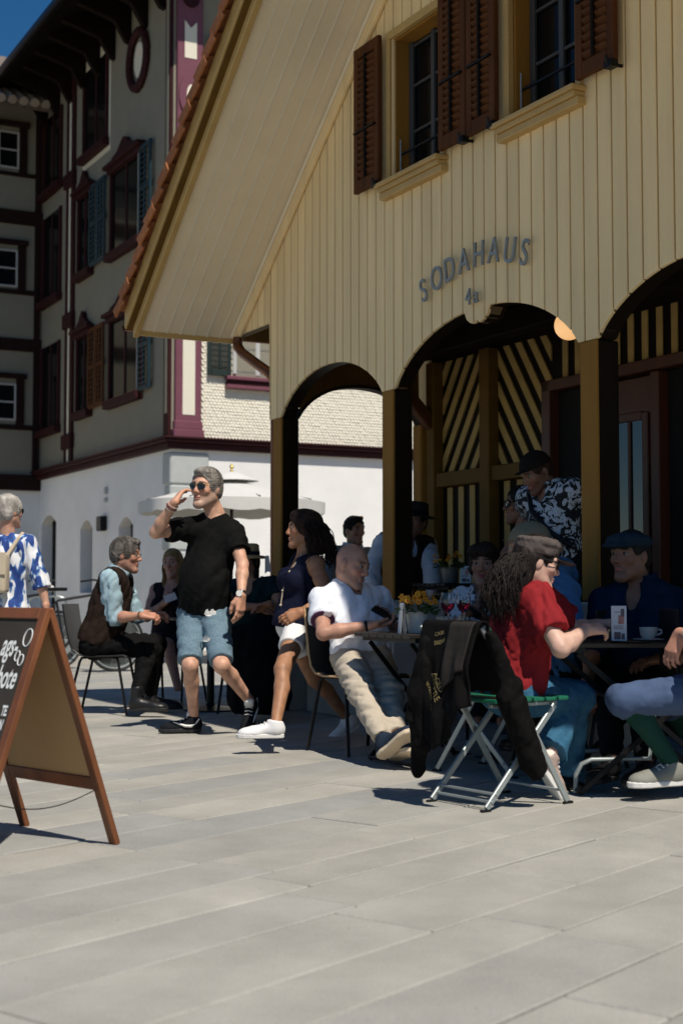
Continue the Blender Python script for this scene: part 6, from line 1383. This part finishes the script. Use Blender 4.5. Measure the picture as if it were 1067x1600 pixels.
# --- tables
M_TBLK = mat('dark_table_slat', (.020, .016, .013), .4, var=.25, vscale=8, bump=.1)
def slat_table(loc, f, size, z, label, n=7, kind=0):
    t = empty('table', (loc[0], loc[1], 0), math.atan2(f[1], f[0]), label, 'table', 'cafe tables'); L_, w_ = size
    for k in range(n): MB().box((0, -w_ / 2 + w_ * (k + .5) / n, z - .011), (L_, w_ / n - .010, .022)).build('slat', M_TBLK, t, bev=.003)
    for x in (-L_ / 2 + .06, L_ / 2 - .06): MB().box((x, 0, z - .034), (.03, w_ - .04, .022)).build('bearer', M_LEG, t)
    for y in (-w_ / 2 + .08, w_ / 2 - .08):
        for a_, b_ in ((-1, 1), (1, -1)): MB().bar((a_ * (L_ / 2 - .05), y + .012 * a_, z - .05), (b_ * (L_ / 2 - .06), y + .012 * a_, .008), .026, .012, (0, 1, 0)).build('leg', M_LEG, t, bev=.002)
    for x in (-1, 1): MB().tube([(x * (L_ / 2 - .06), -w_ / 2 + .08, .02), (x * (L_ / 2 - .06), w_ / 2 - .08, .02)], .009, 8).build('foot_bar', M_LEG, t)
    return t
TZ = .70
slat_table((.50, 7.75), (.88, .47), (.66, .6), TZ, 'small dark slatted table with the yellow flowers on it')
slat_table((1.42, 6.72), (1, .12), (.86, .56), .69, 'dark slatted table with coffee cup at the right edge')
slat_table((.82, 10.05), (.88, .47), (.5, .45), .98, 'small high dark table against the striped porch wall')
t = empty('round_table', (-1.02, 11.15, 0), 0, 'round black table behind the walking man', 'table', 'cafe tables'); MB().lathe([(.33, .70), (.33, .72), (0, .722)], n=32).build('table_top', M_BLKSH, t, bev=.004); MB().tube([(0, 0, .02), (0, 0, .70)], .03, 12).build('column', M_LEG, t); MB().lathe([(.22, 0), (.22, .012), (.04, .04), (.03, .06)], n=24).build('base', M_LEG, t)
tb = empty('tubular_chair', (1.26, 6.62, 0), 0, 'bare tubular steel chair frame under the right table', 'chair'); B0 = np.array([1.26, 6.62, 0])
for dy in (0, .34): MB().tube([np.array(G(899, 1241)) + np.array([0, dy, .006]) , np.array(G(899, 1241)) + np.array([0.004, dy, .09]), np.array(G(899, 1241)) + np.array([.03, dy, .135]), np.array(G(899, 1241)) + np.array([.075, dy, .155]), np.array(G(899, 1241)) + np.array([.34, dy, .16]), np.array(G(899, 1241)) + np.array([.37, dy, .44])], .0115, 10).build('leg_tube', M_GALV, tb, B0, smooth=70.0)
MB().box(np.array(G(899, 1241)) + np.array([.30, .17, .45]), (.36, .38, .02)).build('seat', M_BLKSH, tb, B0, bev=.006)
MB().box(np.array(G(899, 1241)) + np.array([.475, .17, .66]), (.018, .36, .36)).build('backrest', M_BLKSH, tb, B0, bev=.006)
# --- flowers in pots
def flower_pot(c, label, n=46, seed=1, dark=False):
    g = random.Random(seed); r = empty('flower_pot', c, label=label, cat='flower pot', group='potted flowers'); c = np.asarray(c, float)
    MB().lathe([(.046, 0), (.050, .01), (.062, .10), (.066, .104), (.066, .112), (.060, .112), (.056, .09), (0, .088)], n=28).build('pot', mat('white_enamel', (.66, .66, .62), .35, var=.05) if not dark else mat('zinc_pot', (.22, .22, .21), .5, metal=.4), r, smooth=35.0)
    lf = mat('pansy_leaf', (.045, .085, .018), .6, var=.4, vscale=30); pe = mat('pansy_petal', (.72, .21, .008), .6, col2=(.78, .36, .012), vscale=40); pc = mat('pansy_heart', (.10, .012, .006), .7)
    leaves = MB(); 
    for i in range(170):
        a = g.random() * 6.28; rr = .10 * math.sqrt(g.random()); z = .10 + g.random() * .075 * (1 - rr / .16); p = np.array([rr * math.cos(a), rr * math.sin(a), z]); d = nrm((math.cos(a) + g.uniform(-.6, .6), math.sin(a) + g.uniform(-.6, .6), g.uniform(-.2, .8))); s_ = nrm(np.cross(d, (g.random(), g.random(), 1))); L_ = g.uniform(.025, .045)
        leaves.add([p, p + d * L_ * .5 + s_ * L_ * .24, p + d * L_, p + d * L_ * .5 - s_ * L_ * .24], [(0, 1, 2, 3)])
    leaves.build('leaves', lf, r)
    for i in range(n):
        a = g.random() * 6.28; rr = .115 * math.sqrt(g.random()); z = .155 + g.random() * .085 * (1 - rr / .2); p = np.array([rr * math.cos(a), rr * math.sin(a), z]); nn_ = nrm((math.cos(a) * .7 + g.uniform(-.4, .4), math.sin(a) * .7 - .5, g.uniform(.2, .8))); x = nrm(np.cross(nn_, (0, .2, 1))); y = np.cross(nn_, x); fl = MB(); S_ = g.uniform(.014, .021)
        for k in range(5):
            t_ = 2 * math.pi * k / 5 + g.random() * .3; e = x * math.cos(t_) + y * math.sin(t_); e2 = np.cross(nn_, e); fl.add([p, p + e * S_ * .6 + e2 * S_ * .5, p + e * S_ * 1.15 + nn_ * .003, p + e * S_ * .6 - e2 * S_ * .5], [(0, 1, 2, 3)])
        fl.lathe([(.004, .003), (.0, .006)], p, 6, mi=1, axis=(x, y, nn_)); fl.build('flower', [pe, pc], r)
    return r
def on_table(px, Y, z=TZ): r = ray(px, 900); return np.array([r[0] / r[1] * Y, Y, z + .001])
flower_pot(on_table(652, 7.62), 'white pot of orange and yellow pansies on the small slatted table', 42, 1)
flower_pot(on_table(702, 10.0, .98), 'potted yellow flowers in grey pot on the high table by the porch wall', 14, 4, True)
# --- menu cards
def card(c, f, w, h, label, t=.055, marks=True):
    r = empty('menu_card', c, math.atan2(f[1], f[0]) , label, 'menu card', 'folded menu cards'); pap = mat('card_paper', (.70, .70, .70), .6, var=.02); prt = mat('card_print', (.16, .12, .13), .7, var=.4, vscale=60); red = mat('card_picture', (.55, .25, .2), .7, var=.4, vscale=50)
    for s_ in (-1, 1): MB().add([(s_ * t / 2, -w / 2, 0), (s_ * t / 2, w / 2, 0), (s_ * .003, w / 2, h), (s_ * .003, -w / 2, h), (s_ * t / 2 + .001, -w / 2, 0), (s_ * t / 2 + .001, w / 2, 0), (s_ * .004, w / 2, h), (s_ * .004, -w / 2, h)], [(0, 1, 2, 3), (7, 6, 5, 4), (0, 4, 5, 1), (2, 6, 7, 3), (1, 5, 6, 2), (0, 3, 7, 4)]).build('panel', pap, r)
    if marks:
        def q(y, z, d=.002): return (t / 2 + (.003 - t / 2) * z / h + d, y, z)
        for (y0, y1, z0, z1, m) in ((-.3, .1, .82, .84, prt), (.12, .36, .70, .92, prt), (-.05, .33, .50, .74, red), (-.35, .3, .44, .455, prt), (-.35, .25, .40, .415, prt), (-.35, .3, .36, .375, prt), (-.33, .1, .08, .28, prt), (.15, .36, .08, .24, prt)): MB().add([q(y0 * w, z0 * h), q(y1 * w, z0 * h), q(y1 * w, z1 * h), q(y0 * w, z1 * h)], [(0, 1, 2, 3)]).build('print', m, r)
    return r
card(on_table(966, 6.52, .69), (-.15, -1), .068, .165, 'narrow printed menu card standing upright on the right table')
card(on_table(628, 7.55), (-1, -.25), .06, .16, 'white menu card edge-on beside the orange flowers', .03, False)
card(on_table(728, 9.95, .98), (-.3, -1), .075, .12, 'pale menu card beside the grey pot by the porch wall')
# --- glasses and cups
M_GLS = glass('clear_glass', (.97, .98, .98)); M_WINE = glass('rose_wine', (.75, .05, .14), 0, 1.34); M_CHINA = mat('white_china', (.62, .61, .58), .25, var=.03)
def wine_glass(c, label):
    r = empty('wine_glass', c, label=label, cat='wine glass', group='wine glasses'); MB().lathe([(.0, .004), (.036, .001), (.036, .003), (.006, .008), (.0038, .02), (.0038, .095), (.010, .105), (.036, .135), (.041, .165), (.032, .215), (.0308, .215), (.0398, .165), (.035, .137), (.008, .108), (0, .107)], n=28).build('bowl', M_GLS, r, smooth=40.0); MB().lathe([(0, .109), (.008, .110), (.0342, .138), (.0385, .158), (0, .158)], n=28).build('wine', M_WINE, r, smooth=40.0)
wine_glass(on_table(699, 7.62), 'rosé wine glass nearer the pansies'); wine_glass(on_table(724, 7.75), 'rosé wine glass in front of the white blouse')
def tumbler(c, label, liquid=None, h=.09):
    r = empty('tumbler', c, label=label, cat='glass', group='tumblers'); MB().lathe([(0, .002), (.028, .001), (.034, h), (.0325, h), (.027, .008), (0, .008)], n=24).build('tumbler_wall', M_GLS, r, smooth=40.0)
    MB().lathe([(0, .009), (.0265, .009), (.029, h * .5), (0, h * .5)], n=24).build('drink', liquid or glass('water', (.95, .97, .98), 0, 1.33), r, smooth=40.0)
tumbler(on_table(692, 7.50), 'clear water tumbler below the wine glasses'); tumbler(on_table(722, 7.5), 'clear tumbler beside the jacket'); tumbler(on_table(957, 6.85, .69), 'tumbler of yellow soda behind the menu card', glass('yellow_soda', (.85, .75, .12), 0, 1.33), .10)
c = on_table(1012, 6.62, .69); r = empty('coffee_cup', c, label='white coffee cup on the right table', cat='cup'); MB().lathe([(0, .012), (.024, .012), (.038, .03), (.043, .065), (.040, .065), (.034, .03), (0, .02)], n=28).build('cup_bowl', M_CHINA, r, smooth=40.0); MB().tube([(.040, 0, .055), (.060, 0, .052), (.062, 0, .038), (.036, 0, .028)], .0042, 8).build('handle', M_CHINA, r, smooth=True)
r = empty('saucer', c, label='white saucer under the coffee cup', cat='saucer'); MB().lathe([(0, .004), (.04, .003), (.072, .012), (.072, .010), (.04, .0), (0, .001)], n=32).build('dish', M_CHINA, r, smooth=40.0)
c = on_table(985, 6.47, .69); r = empty('tray', c, label='dark oval tray at the near edge of the right table', cat='tray'); MB().lathe([(0, .004), (.095, .004), (.10, .010), (.10, .006), (.09, 0), (0, 0)], n=32).build('dish', M_BLKP, r, smooth=40.0)
# --- chalkboard A-frame
def a_board():
    FR = G(185, 1320); FL = G(85, 1300); base = (FR + FL) / 2; wv = nrm(FR - FL); out = nrm(np.array([-wv[1], wv[0], 0])); out = out if out[1] < 0 else -out   # out: towards the front panel
    w = .62; FLr = FR - wv * w; hz = .865; e = .305
    root = empty('chalkboard_sign', FR, label='wooden A-frame chalkboard sign with white handwriting at left', cat='sign'); Wd = mat('reddish_frame_wood', (.17, .058, .020), .45, var=.35, vscale=7, bump=.15, bscale=60, stretch=(1, 1, .2)); tanp = mat('hardboard_back', (.46, .30, .145), .8, var=.06, vscale=4, bump=.05); blk = mat('chalkboard_face', (.030, .025, .020), .85, var=.3, vscale=5); chalk = mat('chalk', (.72, .74, .74), .9, var=.08, vscale=40)
    def panel(sg, name):
        # sg = 0 rear panel (foot at FR), 1 front panel
        def q(a, b, d):    # a along width from the right foot, b 0..1 up the panel, d out of the panel
            foot = FR - wv * a + out * (0 if sg == 0 else 2 * e); top = FR - wv * a + out * e + ZX * hz
            nv = nrm(np.cross(wv, top - foot)); nv = nv if (nv @ out) * (1 if sg else -1) > 0 else -nv
            return foot + (top - foot) * b + nv * d
        fr = MB(); 
        def bar(a0, a1, b0, b1, nm): return MB().add([q(a, b, d) for d in (-.012, .012) for b in (b0, b1) for a in (a0, a1)], [(0, 1, 3, 2), (4, 6, 7, 5), (0, 4, 5, 1), (2, 3, 7, 6), (0, 2, 6, 4), (1, 5, 7, 3)]).build(nm, Wd, root, FR, bev=.003)
        bar(0, .042, 0, .995, 'leg'); bar(w - .042, w, 0, .995, 'leg'); bar(.0425, w - .0425, .95, .995, 'top_rail'); bar(.0425, w - .0425, .235, .29, 'bottom_rail')
        pn = MB().add([q(a, b, d) for d in (-.004, .004) for b in (.285, .955) for a in (.04, w - .04)], [(0, 1, 3, 2), (4, 6, 7, 5), (0, 4, 5, 1), (2, 3, 7, 6), (0, 2, 6, 4), (1, 5, 7, 3)])
        pn.m = [0, 1, 0, 0, 0, 0]; pn.build(name, [tanp, blk] , root, FR)
        return q
    panel(0, 'rear_panel'); q = panel(1, 'chalk_face')
    PH = math.sqrt(hz ** 2 + e ** 2)
    for s_, size, x, b, sh in (('ags-', .118, .118, .800, .18), ('ebote', .118, .070, .672, .18), ('TE.', .05, .062, .565, .1), ('ON', .05, .066, .51, .1), ('le', .10, .050, .40, .3)):
        cu = bpy.data.curves.new('chalk', 'FONT'); cu.body = s_; cu.size = size; cu.align_x = 'RIGHT'; cu.shear = sh; cu.offset = .002; ob = bpy.data.objects.new('chalk', cu); COL.objects.link(ob); dg = bpy.context.evaluated_depsgraph_get(); me = bpy.data.meshes.new_from_object(ob.evaluated_get(dg)); bpy.data.objects.remove(ob); me.materials.clear(); me.materials.append(chalk)
        for vt in me.vertices: vt.co = Vector([float(c_) for c_ in q(x - vt.co.x * .55, b + (vt.co.y + .15 * -vt.co.x * 0) / PH, .0055) - FR])
        link('chalk_writing', me, root)
    for x, b, r_ in ((.075, .875, .024), (.105, .80, .014), (.078, .785, .015)):
        MB().tube([q(x + r_ * math.cos(t_), b + 1.35 * r_ * math.sin(t_) / PH, .0058) for t_ in [2 * math.pi * i / 20 for i in range(21)]], .0022, 5).build('chalk_ring', chalk, root, FR)
    ch = [FR - wv * .03 + out * (.06 + .49 * i / 16) + ZX * (.21 - .05 * math.sin(math.pi * i / 16)) for i in range(17)]
    MB().tube(ch, .0022, 5).build('chain', M_IRON, root, FR)
a_board()
# --- bicycle and stand
def bicycle(c, ang_, label):
    r = empty('bicycle', c, ang_, label, 'bicycle', 'parked bicycles'); fm = mat('bike_frame_paint', (.012, .013, .015), .35, var=.1)
    for x in (-.52, .52):
        w = MB().lathe([(.335 + .018 * math.cos(t_), .018 * math.sin(t_)) for t_ in [2 * math.pi * i / 8 for i in range(9)]], (x, 0, .35), 36, axis=((1, 0, 0), (0, 0, 1), (0, -1, 0))).build('tyre', M_BRUB, r, smooth=60.0); MB().lathe([(.31 + .01 * math.cos(t_), .012 * math.sin(t_)) for t_ in [2 * math.pi * i / 6 for i in range(7)]], (x, 0, .35), 36, axis=((1, 0, 0), (0, 0, 1), (0, -1, 0))).build('rim', M_GALV, w)
        sp = MB()
        for k in range(18): t_ = 2 * math.pi * k / 18; sp.tube([(x, .02 * (-1) ** k, .35), (x + .305 * math.cos(t_), 0, .35 + .305 * math.sin(t_))], .0016, 4)
        sp.build('spokes', M_GALV, w); MB().tube([(x, -.05, .35), (x, .05, .35)], .02, 8).build('hub', M_GALV, w)
    fr = MB(); S_, H_, BB, HT = (-.20, 0, .82), (.36, 0, .78), (-.10, 0, .30), (.33, 0, .90)
    for a_, b_, rr in ((BB, S_, .016), (S_, HT, .016), (BB, H_, .019), (BB, (-.52, 0, .35), .010), (S_, (-.52, 0, .35), .009), ((.39, 0, .72), (.52, 0, .35), .013), (HT, (.40, 0, .70), .018)): fr.tube([a_, b_], rr, 8)
    fr.build('frame', fm, r); MB().tube([(-.20, 0, .80), (-.225, 0, .93)], .012, 8).build('seat_post', M_GALV, r); sd = MB(); sd.prism([(-.36, -.07), (-.34, .07), (-.20, .05), (-.07, .015), (-.07, -.015), (-.20, -.05)], lambda u, v, d: np.array([u, v, d]), .93, .97); sd.build('saddle', M_BLKP, r, bev=.012)
    MB().tube([(.33, 0, .90), (.31, 0, 1.0), (.36, 0, 1.03)], .013, 8).build('stem', fm, r); MB().tube([(.20, -.30, 1.04), (.33, -.22, 1.06), (.37, 0, 1.04), (.33, .22, 1.06), (.20, .30, 1.04)], .011, 8).build('handlebar', M_BLKP, r, smooth=70.0)
    MB().lathe([(0, .03), (.035, .02), (.04, -.02), (0, -.03)], (.42, 0, .96), 12, axis=((0, 1, 0), (0, 0, 1), (1, 0, 0))).build('headlight', M_WRUB, r, smooth=True); MB().lathe([(.085, -.004), (.09, 0), (.085, .004)], BB, 24, axis=((1, 0, 0), (0, 0, 1), (0, -1, 0))).build('chainring', M_GALV, r)
    for s_ in (1, -1): MB().tube([(-.10, s_ * .04, .30), (-.10 + s_ * .12, s_ * .05, .30 - s_ * .11), (-.10 + s_ * .12, s_ * .14, .30 - s_ * .11)], .009, 6).build('crank', M_BLKP, r)
    return r
bicycle((-3.05, 16.2, 0), .55, 'black bicycle parked in front of the shaded white wall, handlebar to the right'); bicycle((-3.75, 16.6, 0), .75, 'black bicycle mostly hidden behind the grey-haired woman')
rk = G(106, 1003); rr_ = empty('bicycle_stand', rk, label='pale steel hoop bicycle stand beside the parked bicycles', cat='bicycle stand')
MB().tube([(0, 0, 0), (-.02, 0, .62), (-.07, 0, .80), (-.20, 0, .84), (-.65, .1, .84), (-.75, .12, .76), (-.77, .12, 0)], .024, 10).build('hoop', mat('pale_steel', (.55, .58, .58), .35, metal=.5), rr_, smooth=70.0); MB().tube([(-.01, 0, .38), (-.76, .12, .38)], .018, 8).build('crossbar', MATS['pale_steel'], rr_)
